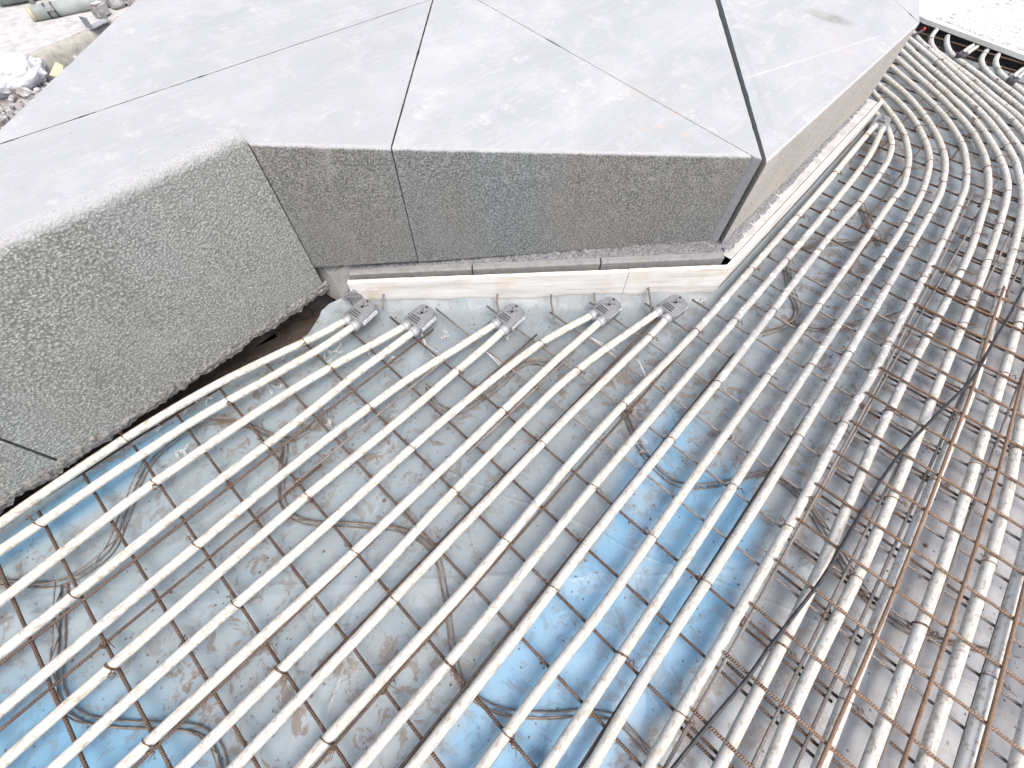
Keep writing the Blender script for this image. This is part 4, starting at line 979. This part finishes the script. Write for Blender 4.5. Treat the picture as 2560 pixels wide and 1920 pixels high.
# ================================================================== FAR LEFT: rubble, slab, tubes
def S3(x, y, z): u, v = w2m(x, y); return (u, v, z)
ed = [(-3.62, 2.55), (-3.40, 2.85), (-3.158, 3.139), (-3.06, 3.33), (-2.967, 3.518), (-2.70, 4.05), (-2.2, 5.0)]
V, F = [], []; N_ = 60
P = catmull([(x, y, 0) for x, y in ed], .06)
for p in P:
    j = .02*N3(p.x*9, p.y*9)
    for (q, z) in ((-3.0, .05), (-1.2, .055), (-.4, .05), (-.05, .048), (0, .04), (.015, .0), (.02, -.09)):
        x, y = p.x+(q+j)*.89, p.y-(q+j)*.45
        u, v = w2m(x, y); V.append((u, v, z+.008*N3(u*5, v*5)))
w_ = 7
fm = []
for i in range(len(P)-1):
    for k in range(w_-1): F.append((i*w_+k, i*w_+k+1, (i+1)*w_+k+1, (i+1)*w_+k)); fm.append(0 if k < 3 else 1)
o = link('concrete_slab', V, F, [M['dust_slab'], M['slab_edge']], fm=fm)
tag(o, 'dusty pale concrete slab with a broken edge at the upper left, behind the bench', 'concrete slab')
root = empty('green_tube', S3(-3.394, 3.651, .088)); root.rotation_euler = (0, 0, math.atan2(*reversed(w2m(.294, .213))))
tag(root, 'pale green round tube with yellowish end and black clamp on the dusty slab', 'tube')
MB().tube([(0, 0, 0), (1.6, 0, .0)], .040, 24).build('tube_body', M['tube'], root)
MB().tube([(-.03, 0, 0), (-.002, 0, 0)], .037, 20).build('end_cap', M['yellow'], root)
for x in (.075, .12): MB().tube([(x, 0, 0), (x+.010, 0, 0)], .043, 24).build('clamp_ring', M['rubber'], root)
MB().box((.10, -.042, .02), (.05, .015, .02)).build('clamp_screw', M['collar'], root, smooth=False)
root = empty('dark_tube', S3(-3.80, 3.86, .125)); root.rotation_euler = (0, 0, math.atan2(*reversed(w2m(.28, .20))))
tag(root, 'thick dark green tube lying behind the pale green one', 'tube')
MB().tube([(0, 0, 0), (.02, 0, 0), (.035, 0, 0), (2.2, 0, 0)], .075, 26, rf=lambda i: (.8, .97, 1, 1)[i]).build('tube_body', M['tube_dark'], root)
MB().tube([(.19, -.066, .03), (.20, -.08, -.04), (.21, -.075, -.09)], .016, 10).build('strap', M['tube_dark'], root)
o = MB().tube([S3(-3.75, 3.12, .075), S3(-3.50, 3.23, .075)], .022, 10).build('grey_rod', M['tube_dark']); tag(o, 'short dark grey rod end at the left picture edge on the slab', 'rod')
def stone(c, d, rz, lab, seed, mat='rubble'):
    bm = bmesh.new(); bmesh.ops.create_cube(bm, size=1)
    bmesh.ops.bevel(bm, geom=bm.edges[:], offset=.12, segments=2, affect='EDGES')
    r = random.Random(seed)
    for v in bm.verts: v.co += Vector((r.uniform(-.06, .06), r.uniform(-.06, .06), r.uniform(-.06, .06)))
    bm.transform(Matrix.Translation(c) @ Matrix.Rotation(rz, 4, 'Z') @ Matrix.Diagonal((*d, 1)))
    me = bpy.data.meshes.new('stone'); bm.to_mesh(me); bm.free(); me.materials.append(M[mat])
    o = bpy.data.objects.new('stone', me); COL.objects.link(o); tag(o, lab, 'stone', 'loose stones by the tube'); return o
stone(S3(-2.99, 3.75, .085), (.10, .065, .07), .5, 'pale angular stone just below the right end of the green tube', 1)
stone(S3(-2.95, 3.90, .085), (.10, .06, .07), .2, 'grey stone behind the pale angular one, against the tube', 2)
stone(S3(-2.86, 3.98, .085), (.11, .08, .08), -.3, 'rounded grey stone touching the granite edge at the top', 3)
root = empty('bracket', S3(-2.93, 3.58, .06), .4); tag(root, 'small bent grey metal bracket on the slab by the granite edge', 'bracket')
mb = MB(); mb.box((0, 0, .005), (.15, .06, .006)); mb.build('plate', M['collar'], root, smooth=False)
MB().box((-.073, 0, .035), (.006, .06, .06)).build('flange', M['tube_dark'], root, smooth=False); MB().box((.073, .01, .025), (.006, .05, .04)).build('flange', M['tube_dark'], root, smooth=False)
# crumpled bag
bm = bmesh.new(); bmesh.ops.create_icosphere(bm, subdivisions=5, radius=1)
for v in bm.verts:
    q = v.co.copy(); d = 1+.22*N3(q.x*1.8, q.y*1.8, q.z*1.8)+.16*abs(N3(q.x*5, q.y*5, q.z*5))+.08*abs(N3(q.x*12, q.y*12, q.z*12))
    v.co = Vector((q.x*.23*d, q.y*.13*d, q.z*.085*d))
c = S3(-3.28, 2.98, .0); bm.transform(Matrix.Translation(c) @ Matrix.Rotation(-.2, 4, 'Z'))
me = bpy.data.meshes.new('bag'); bm.to_mesh(me); bm.free(); me.materials.append(M['bag']); me.polygons.foreach_set('use_smooth', [True]*len(me.polygons))
o = bpy.data.objects.new('plastic_bag', me); COL.objects.link(o); tag(o, 'crumpled white plastic bag on the rubble at the left picture edge', 'bag')
# loose rubble between slab and bench
r = random.Random(11); bm = bmesh.new()
for k in range(900):
    t = r.random(); x = -3.5+1.0*r.random(); y = 2.0+1.7*r.random()
    if not (x > -3.6+.0 and (x+3.158)*.89-(y-3.139)*.45 > .01): continue
    if (x+1.4) > -.12 and False: continue
    s = r.uniform(.006, .02) if r.random() < .85 else r.uniform(.02, .05)
    u, v = w2m(x, y)
    mt = Matrix.Translation((u, v, -.07+s*.4)) @ Matrix.Rotation(r.uniform(0, 6), 4, Vector((r.random(), r.random(), 1)).normalized()) @ Matrix.Diagonal((s*r.uniform(.8, 1.6), s, s*r.uniform(.5, .9), 1))
    g = bmesh.ops.create_icosphere(bm, subdivisions=1, radius=1, matrix=mt)
    for vv in g['verts']: vv.co += Vector((r.uniform(-1, 1), r.uniform(-1, 1), r.uniform(-1, 1)))*s*.22
me = bpy.data.meshes.new('rubble'); bm.to_mesh(me); bm.free(); me.materials.append(M['rubble'])
o = bpy.data.objects.new('rubble', me); COL.objects.link(o); tag(o, 'grey rubble and crumbs on the soil behind the bench', 'rubble', kind='stuff')
sc0 = [(-3.03, 3.03, -.01), (-2.97, 3.045, -.03), (-2.955, 3.10, .015), (-3.0, 3.115, .03)]
o = link('cardboard_scrap', [S3(*q) for q in sc0]+[S3(q[0], q[1], q[2]-.006) for q in sc0], [(0, 1, 2, 3), (7, 6, 5, 4), (0, 4, 5, 1), (1, 5, 6, 2), (2, 6, 7, 3), (3, 7, 4, 0)], M['yellow'], smooth=False)
tag(o, 'tan scrap of cardboard at the foot of the broken slab edge', 'scrap')
